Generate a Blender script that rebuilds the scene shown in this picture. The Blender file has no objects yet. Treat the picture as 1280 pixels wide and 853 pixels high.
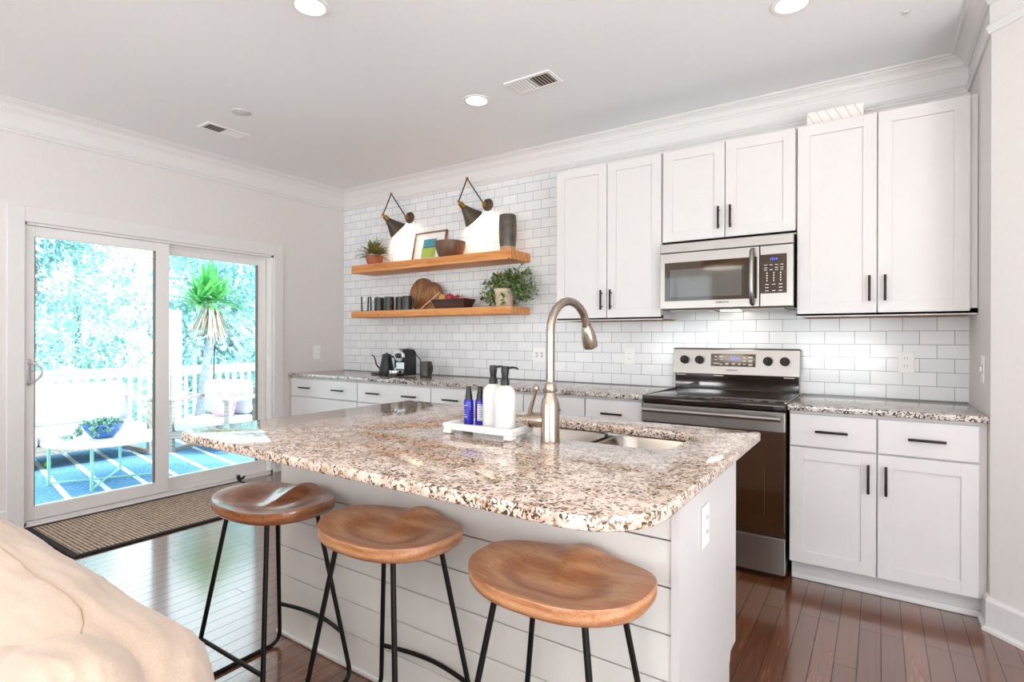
import bpy, bmesh, math, random
from mathutils import Vector, Matrix, noise
random.seed(7)
C = bpy.context.scene.collection
scene = bpy.context.scene
R = math.radians
PI = math.pi

# ------------------------------------------------------------------ camera
CAM_H = 1.2504
cam = bpy.data.cameras.new('camera')
cam.sensor_width = 36.0
cam.lens = 36.0 * 684.06 / 1280.0
cam.shift_y = -3.6 / 1280.0
cam.clip_start = 0.02
cam.clip_end = 200
camo = bpy.data.objects.new('camera', cam)
C.objects.link(camo)
camo.location = (0, 0, CAM_H)
camo.rotation_mode = 'XYZ'
camo.matrix_world = (Matrix.Translation((0, 0, CAM_H)) @ Matrix.Rotation(0.5903, 4, 'Z')
                     @ Matrix.Rotation(PI / 2, 4, 'X') @ Matrix.Rotation(0.003, 4, 'Z'))
scene.camera = camo

# ------------------------------------------------------------------ light
scene.view_settings.view_transform = 'Standard'
scene.view_settings.look = 'None'
scene.view_settings.gamma = 1.0
scene.view_settings.use_curve_mapping = False
scene.view_settings.exposure = 0.15

SKY_COLOR = (0.80, 0.93, 1.0)
SKY_STRENGTH = 4.2
SUN_ENERGY = 3.5
REAR_FILL_POWER = 190.0
SIDE_FILL_POWER = 255.0
CAN_POWER = 0.5

world = bpy.data.worlds.new('sky')
scene.world = world
world.use_nodes = True
wn = world.node_tree.nodes
wn['Background'].inputs[0].default_value = (*SKY_COLOR, 1)
wn['Background'].inputs[1].default_value = SKY_STRENGTH

sun = bpy.data.lights.new('sun', 'SUN')
sun.energy = SUN_ENERGY
sun.angle = R(3)
sun.color = (1.0, 0.97, 0.92)
suno = bpy.data.objects.new('sun', sun)
C.objects.link(suno)
suno.rotation_euler = Vector((-0.50, -0.35, -0.80)).to_track_quat('-Z', 'Y').to_euler()


def area(name, loc, direction, sx, sy, power, color):
    l = bpy.data.lights.new(name, 'AREA')
    l.shape = 'RECTANGLE'
    l.size, l.size_y = sx, sy
    l.energy = power
    l.color = color
    o = bpy.data.objects.new(name, l)
    C.objects.link(o)
    o.location = loc
    o.rotation_euler = Vector(direction).to_track_quat('-Z', 'Z').to_euler()
    return o


# added area lamps outside the unseen rear windows, aimed up to brighten the ceiling
REAR_Y = -3.6
WINDOWS = [(-3.2, 1.3), (-0.6, 1.3)]           # centre x, width; unseen openings put in to light the room
for wx, ww in WINDOWS:
    area('daylight_helper', (wx, REAR_Y - 0.55, 0.95), (0, 1, 6.0), ww, 0.9, REAR_FILL_POWER * ww / 1.7, (1.0, 0.965, 0.93))
    area('daylight_helper', (wx, REAR_Y - 0.06, 1.45), (0, 1, 0), ww, 1.9, 1.0, (1, 1, 1)).data.cycles.is_portal = True
# added fill lamps beyond the unseen side windows, tilted up towards the ceiling
SIDE_X = 1.9
SIDE_WINDOWS = [(-2.2, 1.9), (0.05, 1.9)]                       # centre y, width; unseen openings put in for light from the right
for wy, ww in SIDE_WINDOWS:
    area('daylight_helper', (SIDE_X + 0.60, wy, 0.85), (-1, 0, 6.0), ww, 0.9, SIDE_FILL_POWER / 2, (1.0, 0.965, 0.93))
# daylight through the patio door
portal = area('daylight_helper', (-4.80, 2.08, 1.02), (1, 0, 0), 1.80, 2.0, 1.0, (1, 1, 1))
portal.data.cycles.is_portal = True


# ------------------------------------------------------------------ helpers
def lin(h):
    h = h.lstrip('#')
    v = [int(h[i:i + 2], 16) / 255 for i in (0, 2, 4)]
    return tuple(x / 12.92 if x <= 0.04045 else ((x + 0.055) / 1.055) ** 2.4 for x in v)


class N:
    """small node graph helper"""
    def __init__(self, name):
        self.m = bpy.data.materials.new(name)
        self.m.use_nodes = True
        self.t = self.m.node_tree
        self.p = self.t.nodes['Principled BSDF']

    def n(self, typ, **kw):
        nd = self.t.nodes.new(typ)
        for k, v in kw.items():
            setattr(nd, k, v)
        return nd

    def l(self, a, b):
        self.t.links.new(a, b)

    def obj(self, scale=(1, 1, 1), loc=(0, 0, 0), rot=(0, 0, 0)):
        tc = self.n('ShaderNodeTexCoord')
        mp = self.n('ShaderNodeMapping')
        mp.inputs['Scale'].default_value = scale
        mp.inputs['Location'].default_value = loc
        mp.inputs['Rotation'].default_value = rot
        self.l(tc.outputs['Object'], mp.inputs['Vector'])
        return mp.outputs['Vector']

    def noise(self, vec, scale, detail=4, rough=0.55, dist=0.0):
        nd = self.n('ShaderNodeTexNoise')
        nd.inputs['Scale'].default_value = scale
        nd.inputs['Detail'].default_value = detail
        nd.inputs['Roughness'].default_value = rough
        nd.inputs['Distortion'].default_value = dist
        self.l(vec, nd.inputs['Vector'])
        return nd.outputs['Fac']

    def ramp(self, fac, stops, interp='LINEAR'):
        nd = self.n('ShaderNodeValToRGB')
        cr = nd.color_ramp
        cr.interpolation = interp
        while len(cr.elements) > 1:
            cr.elements.remove(cr.elements[-1])
        cr.elements[0].position = stops[0][0]
        cr.elements[0].color = (*stops[0][1], 1)
        for p, c in stops[1:]:
            e = cr.elements.new(p)
            e.color = (*c, 1)
        self.l(fac, nd.inputs['Fac'])
        return nd.outputs['Color']

    def mix(self, fac, a, b, blend='MIX'):
        nd = self.n('ShaderNodeMix', data_type='RGBA', blend_type=blend)
        for s, v in ((nd.inputs[0], fac), (nd.inputs[6], a), (nd.inputs[7], b)):
            if hasattr(v, 'links'):
                self.l(v, s)
            elif isinstance(v, (int, float)):
                s.default_value = v
            else:
                s.default_value = (*v, 1)
        return nd.outputs[2]

    def bump(self, h, strength=0.2, dist=0.002):
        nd = self.n('ShaderNodeBump')
        nd.inputs['Strength'].default_value = strength
        nd.inputs['Distance'].default_value = dist
        self.l(h, nd.inputs['Height'])
        self.l(nd.outputs['Normal'], self.p.inputs['Normal'])

    def set(self, color=None, rough=None, metal=None, spec=None, coat=None, coat_rough=None):
        for k, v in (('Base Color', color), ('Roughness', rough), ('Metallic', metal),
                     ('Specular IOR Level', spec), ('Coat Weight', coat), ('Coat Roughness', coat_rough)):
            if v is None:
                continue
            s = self.p.inputs[k]
            if hasattr(v, 'links'):
                self.l(v, s)
            elif k == 'Base Color':
                s.default_value = (*v, 1)
            else:
                s.default_value = v
        return self


def plain(name, hexcol, rough=0.5, metal=0.0, var=0.06, scale=30, spec=None, coat=None, bump=0.0):
    k = N(name)
    c = lin(hexcol)
    f = k.noise(k.obj(), scale)
    lo = tuple(max(0, x * (1 - var)) for x in c)
    hi = tuple(min(1, x * (1 + var)) for x in c)
    k.set(k.ramp(f, [(0.3, lo), (0.7, hi)]), rough, metal, spec, coat)
    if bump:
        k.bump(f, bump, 0.002)
    return k.m


def emit(name, hexcol, strength):
    k = N(name)
    k.set((0, 0, 0), 0.5)
    k.p.inputs['Emission Color'].default_value = (*lin(hexcol), 1)
    k.p.inputs['Emission Strength'].default_value = strength
    return k.m


# ------------------------------------------------------------------ materials
M = {}
M['wall'] = plain('wall_paint', '#e0dad8', 0.75, var=0.015, scale=40, bump=0.03)
M['ceiling'] = plain('ceiling_paint', '#eff0f1', 0.85, var=0.015, scale=60, bump=0.04)
M['trim'] = plain('trim_paint', '#e2dfde', 0.4, var=0.01)
M['cabinet'] = plain('cabinet_paint', '#dbd7d6', 0.35, var=0.012, scale=12)
M['cab_in'] = plain('raw_cabinet_wood', '#a9713f', 0.6, var=0.15, scale=20)
M['vinyl'] = plain('white_vinyl', '#ece8e6', 0.35, var=0.01)
M['plate'] = plain('switch_plastic', '#f1efed', 0.35, var=0.01)
M['slot'] = plain('dark_slot', '#3a3634', 0.6)
M['black'] = plain('black_metal', '#1b1816', 0.45, 0.6, var=0.2)
M['bronze'] = plain('oil_rubbed_bronze', '#2c2320', 0.4, 0.7, var=0.2)
M['black_plastic'] = plain('black_plastic', '#141414', 0.35, var=0.1)
M['matte_black'] = plain('matte_black_enamel', '#1d1e22', 0.45, var=0.1)
M['brass'] = plain('aged_brass', '#a77c3f', 0.35, 0.9, var=0.15)
M['chrome'] = plain('chrome', '#dcdcdc', 0.12, 1.0, var=0.02)
M['white_ceramic'] = plain('white_ceramic', '#e2dedb', 0.3, var=0.01)
M['white_marble'] = plain('white_marble', '#e6e1de', 0.3, var=0.04, scale=14)
M['dark_ceramic'] = plain('dark_stoneware', '#37342f', 0.35, var=0.25, scale=25)
M['terracotta'] = plain('terracotta_pot', '#a4604a', 0.7, var=0.15, scale=18)
M['soil'] = plain('soil', '#4a3a2c', 0.9, var=0.4, scale=90)
M['label'] = plain('label_white', '#d8d8e2', 0.5, var=0.03)
M['black_fabric'] = plain('black_binding', '#1d1b1e', 0.9, var=0.2, scale=200)


def m_tile():
    k = N('subway_tile')
    tc = k.n('ShaderNodeTexCoord')
    sp = k.n('ShaderNodeSeparateXYZ')
    k.l(tc.outputs['Object'], sp.inputs[0])
    cb = k.n('ShaderNodeCombineXYZ')
    ax = k.n('ShaderNodeMath', operation='ADD'); ax.inputs[1].default_value = -0.188 + 0.0762 + 7.62
    ay = k.n('ShaderNodeMath', operation='ADD'); ay.inputs[1].default_value = -0.916 + 1.524
    k.l(sp.outputs['X'], ax.inputs[0]); k.l(sp.outputs['Z'], ay.inputs[0])
    k.l(ax.outputs[0], cb.inputs['X']); k.l(ay.outputs[0], cb.inputs['Y'])
    br = k.n('ShaderNodeTexBrick')
    br.offset = 0.5; br.offset_frequency = 2; br.squash = 1.0
    br.inputs['Scale'].default_value = 1.0
    br.inputs['Brick Width'].default_value = 0.1524
    br.inputs['Row Height'].default_value = 0.0762
    br.inputs['Mortar Size'].default_value = 0.0013
    br.inputs['Mortar Smooth'].default_value = 0.15
    br.inputs['Bias'].default_value = 0.0
    br.inputs['Color1'].default_value = (*lin('#eeeeef'), 1)
    br.inputs['Color2'].default_value = (*lin('#e4e5e7'), 1)
    br.inputs['Mortar'].default_value = (*lin('#716f70'), 1)
    k.l(cb.outputs[0], br.inputs['Vector'])
    k.set(br.outputs['Color'], 0.14)
    inv = k.n('ShaderNodeMath', operation='SUBTRACT'); inv.inputs[0].default_value = 1.0
    k.l(br.outputs['Fac'], inv.inputs[1])
    wob = k.noise(cb.outputs[0], 9, 2)
    ad = k.n('ShaderNodeMath', operation='MULTIPLY_ADD'); ad.inputs[1].default_value = 0.35
    k.l(wob, ad.inputs[0]); k.l(inv.outputs[0], ad.inputs[2])
    k.bump(ad.outputs[0], 0.25, 0.002)
    return k.m


def m_granite(name, base, mid, brown, dark, patch, dens):
    k = N(name)
    v = k.obj()
    # mottled ground colour
    n1 = k.noise(v, 26, 5, 0.6)
    n2 = k.noise(v, 3.0, 4, 0.6, 0.6)
    ground = k.ramp(n1, [(0.36, mid), (0.50, base), (0.72, tuple(min(1, x * 1.12) for x in base))])
    vein = k.ramp(n2, [(0.56, (0, 0, 0)), (0.70, (1, 1, 1))])
    vm = k.n('ShaderNodeRGBToBW'); k.l(vein, vm.inputs[0])
    n3 = k.noise(v, 60, 3, 0.6)
    pm = k.n('ShaderNodeMath', operation='MULTIPLY'); k.l(vm.outputs[0], pm.inputs[0]); k.l(n3, pm.inputs[1])
    c1 = k.mix(pm.outputs[0], ground, patch)
    # crystal flecks
    nz = k.n('ShaderNodeTexNoise'); nz.inputs['Scale'].default_value = 70; nz.inputs['Detail'].default_value = 3
    k.l(v, nz.inputs['Vector'])
    vm1 = k.n('ShaderNodeVectorMath', operation='MULTIPLY_ADD'); vm1.inputs[1].default_value = (.022, .022, .022)
    k.l(nz.outputs['Color'], vm1.inputs[0]); k.l(v, vm1.inputs[2])
    vo = k.n('ShaderNodeTexVoronoi', feature='F1')
    vo.inputs['Scale'].default_value = 165
    vo.inputs['Randomness'].default_value = 1.0
    k.l(vm1.outputs[0], vo.inputs['Vector'])
    sp = k.n('ShaderNodeSeparateColor'); k.l(vo.outputs['Color'], sp.inputs[0])
    n4 = k.noise(v, 11, 3, 0.6)
    dn = k.n('ShaderNodeMath', operation='MULTIPLY_ADD'); dn.inputs[1].default_value = 0.75
    k.l(n4, dn.inputs[0]); k.l(sp.outputs[0], dn.inputs[2])
    f1 = k.ramp(dn.outputs[0], [(0.0, (0, 0, 0)), (1.0 - 0, (0, 0, 0))])
    mk = k.n('ShaderNodeMapRange'); mk.inputs['From Min'].default_value = dens; mk.inputs['From Max'].default_value = dens + 0.04
    k.l(dn.outputs[0], mk.inputs['Value'])
    c2 = k.mix(mk.outputs[0], c1, brown)
    mk2 = k.n('ShaderNodeMapRange'); mk2.inputs['From Min'].default_value = dens + 0.16; mk2.inputs['From Max'].default_value = dens + 0.20
    k.l(dn.outputs[0], mk2.inputs['Value'])
    c3 = k.mix(mk2.outputs[0], c2, dark)
    k.set(c3, 0.07, spec=0.85)
    return k.m


def m_wood(name, c_dark, c_mid, c_light, axis='X', scale=1.0, rough=0.4, knots=False, coat=0.0, ring=0.16):
    k = N(name)
    s = {'X': (1.2, 14, 14), 'Y': (14, 1.2, 14), 'Z': (14, 14, 1.2)}[axis]
    v = k.obj(tuple(x * scale for x in s))
    n1 = k.noise(v, 2.2, 6, 0.6, 1.2)
    n2 = k.noise(k.obj(tuple(x * scale * 5 for x in s)), 3.0, 3, 0.6)
    w = k.n('ShaderNodeTexWave', wave_type='RINGS')
    w.inputs['Scale'].default_value = 0.55
    w.inputs['Distortion'].default_value = 3.0
    w.inputs['Detail'].default_value = 3
    w.inputs['Detail Scale'].default_value = 1.2
    k.l(v, w.inputs['Vector'])
    a = k.n('ShaderNodeMath', operation='MULTIPLY_ADD'); a.inputs[1].default_value = ring
    k.l(w.outputs['Fac'], a.inputs[0])
    b = k.n('ShaderNodeMath', operation='MULTIPLY_ADD'); b.inputs[1].default_value = 0.42
    k.l(n2, b.inputs[0])
    c = k.n('ShaderNodeMath', operation='MULTIPLY'); c.inputs[1].default_value = 0.5
    k.l(n1, c.inputs[0]); k.l(c.outputs[0], b.inputs[2]); k.l(b.outputs[0], a.inputs[2])
    col = k.ramp(a.outputs[0], [(0.30, c_dark), (0.52, c_mid), (0.78, c_light)])
    if knots:
        vo = k.n('ShaderNodeTexVoronoi', feature='F1')
        vo.inputs['Scale'].default_value = 1.6
        k.l(k.obj((3.2, 9, 9)), vo.inputs['Vector'])
        mk = k.n('ShaderNodeMapRange'); mk.inputs['From Min'].default_value = 0.10; mk.inputs['From Max'].default_value = 0.03
        k.l(vo.outputs['Distance'], mk.inputs['Value'])
        col = k.mix(mk.outputs[0], col, tuple(x * 0.35 for x in c_dark))
    k.set(col, rough, coat=coat, coat_rough=0.12)
    k.bump(a.outputs[0], 0.06, 0.002)
    return k.m


def m_floor():
    k = N('dark_hardwood')
    tc = k.n('ShaderNodeTexCoord')
    sp = k.n('ShaderNodeSeparateXYZ'); k.l(tc.outputs['Object'], sp.inputs[0])
    cb = k.n('ShaderNodeCombineXYZ')
    ax = k.n('ShaderNodeMath', operation='ADD'); ax.inputs[1].default_value = 20.03
    ay = k.n('ShaderNodeMath', operation='ADD'); ay.inputs[1].default_value = 20.0
    k.l(sp.outputs['X'], ax.inputs[0]); k.l(sp.outputs['Y'], ay.inputs[0])
    k.l(ay.outputs[0], cb.inputs['X']); k.l(ax.outputs[0], cb.inputs['Y'])
    br = k.n('ShaderNodeTexBrick')
    br.offset = 0.37; br.offset_frequency = 3
    br.inputs['Scale'].default_value = 1.0
    br.inputs['Brick Width'].default_value = 0.95
    br.inputs['Row Height'].default_value = 0.0762
    br.inputs['Mortar Size'].default_value = 0.0016
    br.inputs['Mortar Smooth'].default_value = 0.2
    br.inputs['Color1'].default_value = (0.0, 0.0, 0.0, 1)
    br.inputs['Color2'].default_value = (1, 1, 1, 1)
    br.inputs['Mortar'].default_value = (0.5, 0.5, 0.5, 1)
    k.l(cb.outputs[0], br.inputs['Vector'])
    bw = k.n('ShaderNodeRGBToBW'); k.l(br.outputs['Color'], bw.inputs[0])
    g = k.noise(k.obj((30, 1.3, 30)), 2.6, 5, 0.5, 0.3)
    a = k.n('ShaderNodeMath', operation='MULTIPLY_ADD'); a.inputs[1].default_value = 0.32
    k.l(bw.outputs[0], a.inputs[0]); k.l(g, a.inputs[2])
    col = k.ramp(a.outputs[0], [(0.30, lin('#52301f')), (0.62, lin('#6c402a')), (0.98, lin('#85543b'))])
    col = k.mix(br.outputs['Fac'], col, lin('#22110a'))
    rr = k.n('ShaderNodeMapRange'); rr.inputs['To Min'].default_value = 0.22; rr.inputs['To Max'].default_value = 0.28
    k.l(g, rr.inputs['Value'])
    k.set(col, rr.outputs[0], spec=0.5, coat_rough=0.12)
    cw = k.n('ShaderNodeMath', operation='MULTIPLY_ADD'); cw.inputs[1].default_value = -0.85; cw.inputs[2].default_value = 0.9
    k.l(br.outputs['Fac'], cw.inputs[0]); k.l(cw.outputs[0], k.p.inputs['Coat Weight'])
    k.p.inputs['Coat IOR'].default_value = 1.85
    inv = k.n('ShaderNodeMath', operation='SUBTRACT'); inv.inputs[0].default_value = 1.0
    k.l(br.outputs['Fac'], inv.inputs[1])
    ad = k.n('ShaderNodeMath', operation='MULTIPLY_ADD'); ad.inputs[1].default_value = 0.015
    k.l(g, ad.inputs[0]); k.l(inv.outputs[0], ad.inputs[2])
    k.bump(ad.outputs[0], 0.22, 0.0012)
    k.l(k.p.inputs['Normal'].links[0].from_socket, k.p.inputs['Coat Normal'])
    return k.m


def m_steel(name, col, rough, axis):
    k = N(name)
    s = {'X': (2, 300, 300), 'Z': (300, 300, 2), 'Y': (300, 2, 300)}[axis]
    f = k.noise(k.obj(s), 1.5, 3)
    c = lin(col)
    rr = k.n('ShaderNodeMapRange'); rr.inputs['To Min'].default_value = rough - 0.005; rr.inputs['To Max'].default_value = rough + 0.005
    k.l(f, rr.inputs['Value'])
    k.set(k.ramp(f, [(0.3, tuple(x * 0.98 for x in c)), (0.7, tuple(min(1, x * 1.02) for x in c))]), rr.outputs[0], 1.0)
    return k.m


def m_fabric(name, hexcol, scale=320, var=0.12, bump=0.35):
    k = N(name)
    v = k.obj()
    f = k.noise(v, scale, 2)
    g = k.noise(v, 7, 3)
    c = lin(hexcol)
    a = k.n('ShaderNodeMath', operation='MULTIPLY_ADD'); a.inputs[1].default_value = 0.5
    k.l(f, a.inputs[0])
    b = k.n('ShaderNodeMath', operation='MULTIPLY'); b.inputs[1].default_value = 0.5
    k.l(g, b.inputs[0]); k.l(b.outputs[0], a.inputs[2])
    k.set(k.ramp(a.outputs[0], [(0.35, tuple(x * (1 - var) for x in c)), (0.65, tuple(min(1, x * (1 + var)) for x in c))]), 0.95, spec=0.2)
    k.p.inputs['Sheen Weight'].default_value = 0.25
    k.bump(f, bump, 0.0015)
    return k.m


def m_glass(name, tint=(0.97, 0.99, 0.985), refl=0.08):
    k = N(name)
    t = k.n('ShaderNodeBsdfTransparent'); t.inputs[0].default_value = (*tint, 1)
    g = k.n('ShaderNodeBsdfGlossy'); g.inputs['Roughness'].default_value = 0.02
    fr = k.n('ShaderNodeFresnel'); fr.inputs['IOR'].default_value = 1.45
    mx = k.n('ShaderNodeMixShader')
    k.l(fr.outputs[0], mx.inputs[0]); k.l(t.outputs[0], mx.inputs[1]); k.l(g.outputs[0], mx.inputs[2])
    k.l(mx.outputs[0], k.t.nodes['Material Output'].inputs['Surface'])
    return k.m


def m_weave():
    k = N('seagrass_weave')
    v = k.obj((1, 1, 1))
    w1 = k.n('ShaderNodeTexWave', bands_direction='X'); w1.inputs['Scale'].default_value = 21; w1.inputs['Distortion'].default_value = 1.5
    w2 = k.n('ShaderNodeTexWave', bands_direction='Y'); w2.inputs['Scale'].default_value = 14; w2.inputs['Distortion'].default_value = 1.5
    w1.inputs['Detail Scale'].default_value = 6; w2.inputs['Detail Scale'].default_value = 6
    k.l(v, w1.inputs['Vector']); k.l(v, w2.inputs['Vector'])
    mu = k.n('ShaderNodeMath', operation='MULTIPLY'); k.l(w1.outputs['Fac'], mu.inputs[0]); k.l(w2.outputs['Fac'], mu.inputs[1])
    n = k.noise(v, 60, 3)
    ad = k.n('ShaderNodeMath', operation='MULTIPLY_ADD'); ad.inputs[1].default_value = 0.7
    k.l(n, ad.inputs[0]); k.l(mu.outputs[0], ad.inputs[2])
    k.set(k.ramp(ad.outputs[0], [(0.30, lin('#4e3c30')), (0.55, lin('#a58a74')), (0.85, lin('#d6c3b0'))]), 0.85, spec=0.2)
    k.bump(ad.outputs[0], 0.6, 0.004)
    return k.m


def m_patiorug():
    k = N('blue_striped_rug')
    tc = k.n('ShaderNodeTexCoord')
    mp = k.n('ShaderNodeMapping'); mp.inputs['Rotation'].default_value = (0, 0, R(9))
    k.l(tc.outputs['Object'], mp.inputs['Vector'])
    sp = k.n('ShaderNodeSeparateXYZ'); k.l(mp.outputs['Vector'], sp.inputs[0])
    dv = k.n('ShaderNodeMath', operation='MULTIPLY'); dv.inputs[1].default_value = 1 / 0.285
    k.l(sp.outputs['Y'], dv.inputs[0])
    fr = k.n('ShaderNodeMath', operation='FRACT'); k.l(dv.outputs[0], fr.inputs[0])
    gt = k.n('ShaderNodeMath', operation='GREATER_THAN'); gt.inputs[1].default_value = 0.84
    k.l(fr.outputs[0], gt.inputs[0])
    n = k.noise(k.obj(), 45, 4)
    blue = k.ramp(n, [(0.3, lin('#4379a6')), (0.7, lin('#7fb0d0'))])
    k.set(k.mix(gt.outputs[0], blue, lin('#e8eef0')), 0.95, spec=0.1)
    return k.m


def m_leaf(name, a, b, rough=0.5, scale=9):
    k = N(name)
    f = k.noise(k.obj(), scale, 3)
    k.set(k.ramp(f, [(0.35, lin(a)), (0.65, lin(b))]), rough)
    return k.m


M['tile'] = m_tile()
M['floor'] = m_floor()
M['granite'] = m_granite('island_granite', lin('#d8c6b9'), lin('#b59c8a'), lin('#8f6d50'), lin('#4a3a31'), lin('#9a6f4a'), 1.06)
M['granite_back'] = m_granite('counter_granite', lin('#cfc6bf'), lin('#9c8f88'), lin('#6e5544'), lin('#1f1a19'), lin('#7c6250'), 0.99)
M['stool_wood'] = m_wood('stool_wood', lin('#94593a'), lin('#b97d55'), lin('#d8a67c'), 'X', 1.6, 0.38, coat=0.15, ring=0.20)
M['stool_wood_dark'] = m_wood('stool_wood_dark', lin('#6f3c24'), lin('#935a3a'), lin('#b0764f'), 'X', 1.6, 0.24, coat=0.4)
M['shelf_wood'] = m_wood('pine_shelf', lin('#bb6a30'), lin('#d8904f'), lin('#e9ae70'), 'X', 0.8, 0.5, knots=True)
M['board_wood'] = m_wood('acacia_board', lin('#3c2012'), lin('#7d4b2a'), lin('#bd8a58'), 'Z', 1.4, 0.45)
M['tray_wood'] = m_wood('dark_tray_wood', lin('#2a1710'), lin('#40251a'), lin('#573626'), 'X', 1.0, 0.5)
M['grey_wood'] = m_wood('weathered_teak', lin('#7d756d'), lin('#a39a90'), lin('#c2bab0'), 'X', 1.0, 0.8)
M['deck_wood'] = m_wood('deck_wood', lin('#8f8a86'), lin('#aba6a2'), lin('#c4bfba'), 'Y', 0.6, 0.8)
M['steel'] = m_steel('stainless_steel', '#a5a09c', 0.32, 'X')
M['sink_steel'] = m_steel('sink_steel', '#a69f98', 0.24, 'X')
M['nickel'] = m_steel('brushed_nickel', '#ab9d91', 0.24, 'Z')
M['sofa'] = m_fabric('beige_suede', '#c0aa99', 260, 0.08)
M['outdoor_fabric'] = m_fabric('white_cushion_canvas', '#c6cdd2', 200, 0.04)
M['pink_fabric'] = m_fabric('pink_pillow_fabric', '#e7a9c4', 60, 0.30)
M['glass'] = m_glass('clear_glass')
M['weave'] = m_weave()
M['patio_rug'] = m_patiorug()
M['shiplap'] = plain('shiplap_paint', '#e6e1dc', 0.5, var=0.05, scale=5)
M['shadow_gap'] = plain('shiplap_gap', '#2f2926', 0.9)


def m_black_glass(name, hexcol, rough=0.05):
    k = N(name)
    f = k.noise(k.obj(), 8, 2)
    c = lin(hexcol)
    k.set(k.ramp(f, [(0.3, c), (0.7, tuple(x * 1.1 for x in c))]), rough, spec=0.6)
    return k.m


M['oven_glass'] = m_black_glass('oven_black_glass', '#3a2415')
M['cooktop'] = m_black_glass('cooktop_glass', '#20140d', 0.07)
M['mw_glass'] = m_black_glass('microwave_glass', '#3b2a1b', 0.05)
M['mw_window'] = m_black_glass('microwave_window', '#5a5650', 0.05)
M['brown_panel'] = plain('brown_enamel', '#3f2a1c', 0.3, 0.3, var=0.1)
M['display_blue'] = emit('blue_digits', '#4a6cff', 3.0)
M['marks'] = plain('printed_marks', '#e9e4dc', 0.5)
M['marks_dark'] = plain('printed_dark_marks', '#3b3634', 0.5)
M['bulb'] = emit('warm_bulb', '#ffe2b8', 14.0)
M['can_glow'] = emit('can_lens', '#fff1dc', 6.0)
M['pendant_shade'] = plain('pendant_linen', '#cf9d7a', 0.8)
M['pendant_glow'] = emit('pendant_diffuser', '#fff4e2', 8.0)
M['shade'] = plain('sconce_shade', '#574b41', 0.42, 0.5, var=0.15)
M['vase'] = plain('glazed_vase', '#5a5046', 0.18, var=0.35, scale=14)
M['vase_base'] = plain('raw_clay', '#c39a78', 0.8)
M['bowl_brown'] = plain('brown_bowl', '#6c4a38', 0.4, var=0.15)
M['pot_white'] = plain('washed_clay', '#cbb9a0', 0.85, var=0.25, scale=16)
M['fern_leaf'] = m_leaf('fern_leaf', '#3e4a34', '#a89f4c', 0.5, 14)
M['plant_leaf'] = m_leaf('variegated_leaf', '#24351f', '#93a566', 0.45, 34)
M['yucca_leaf'] = m_leaf('yucca_leaf', '#2f9a4a', '#7fd07a', 0.4, 7)
M['dead_leaf'] = m_leaf('dry_leaf', '#b8a894', '#ddd3c6', 0.8, 9)
M['yucca_trunk'] = plain('yucca_trunk', '#8f9aa6', 0.9, var=0.3, scale=20)
M['succulent'] = m_leaf('succulent_leaf', '#3f7f74', '#9fc9b4', 0.5, 40)
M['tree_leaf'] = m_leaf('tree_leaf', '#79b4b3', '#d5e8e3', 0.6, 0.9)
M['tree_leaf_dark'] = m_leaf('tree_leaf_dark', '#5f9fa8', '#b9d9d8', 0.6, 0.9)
M['tree_bark'] = plain('tree_bark', '#8f8a88', 0.9, var=0.3)
M['grass'] = plain('lawn', '#8fb7a2', 0.95, var=0.2, scale=3)
M['blue_bowl'] = plain('blue_glazed_bowl', '#3f6db4', 0.15, var=0.35, scale=12)
M['mint'] = plain('mint_metal', '#9fd6c4', 0.5, var=0.03)
M['table_white'] = plain('white_table', '#eaf3f0', 0.4, var=0.02)
M['ball'] = plain('tennis_ball', '#7fc43c', 0.9, var=0.1, scale=60)
M['blue_bottle'] = plain('cobalt_plastic', '#22209a', 0.2, var=0.1)
M['art_white'] = plain('mat_board', '#f3f1ee', 0.8, var=0.01)
M['frame_wood'] = plain('frame_wood', '#8a6650', 0.5, var=0.15)
M['art_blue'] = plain('art_teal', '#3f93ad', 0.8, var=0.25, scale=9)
M['art_green'] = plain('art_green', '#9fbb57', 0.8, var=0.25, scale=9)
M['art_dark'] = plain('art_dark', '#3f4f4c', 0.8)
M['apple'] = plain('red_apple', '#b02a44', 0.3, var=0.3, scale=12)
M['lemon'] = plain('yellow_pear', '#d9a24a', 0.4, var=0.15, scale=12)
M['onion'] = plain('pink_onion', '#c98f86', 0.45, var=0.2, scale=16)
M['stem'] = plain('fruit_stem', '#4c3524', 0.8)
M['scrap'] = plain('white_beadboard', '#efe6e2', 0.5, var=0.02)
M['scrap_line'] = plain('beadboard_groove', '#b8aba4', 0.7)
M['vent'] = plain('vent_white', '#efecea', 0.5, var=0.01)
M['vent_dark'] = plain('vent_shadow', '#5d4a42', 0.8)
M['gasket'] = plain('rubber_gasket', '#6d6460', 0.7)


# ------------------------------------------------------------------ mesh builder
def world_loc(o):
    v = Vector((0, 0, 0))
    while o is not None:
        v += o.location
        o = o.parent
    return v


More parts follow.
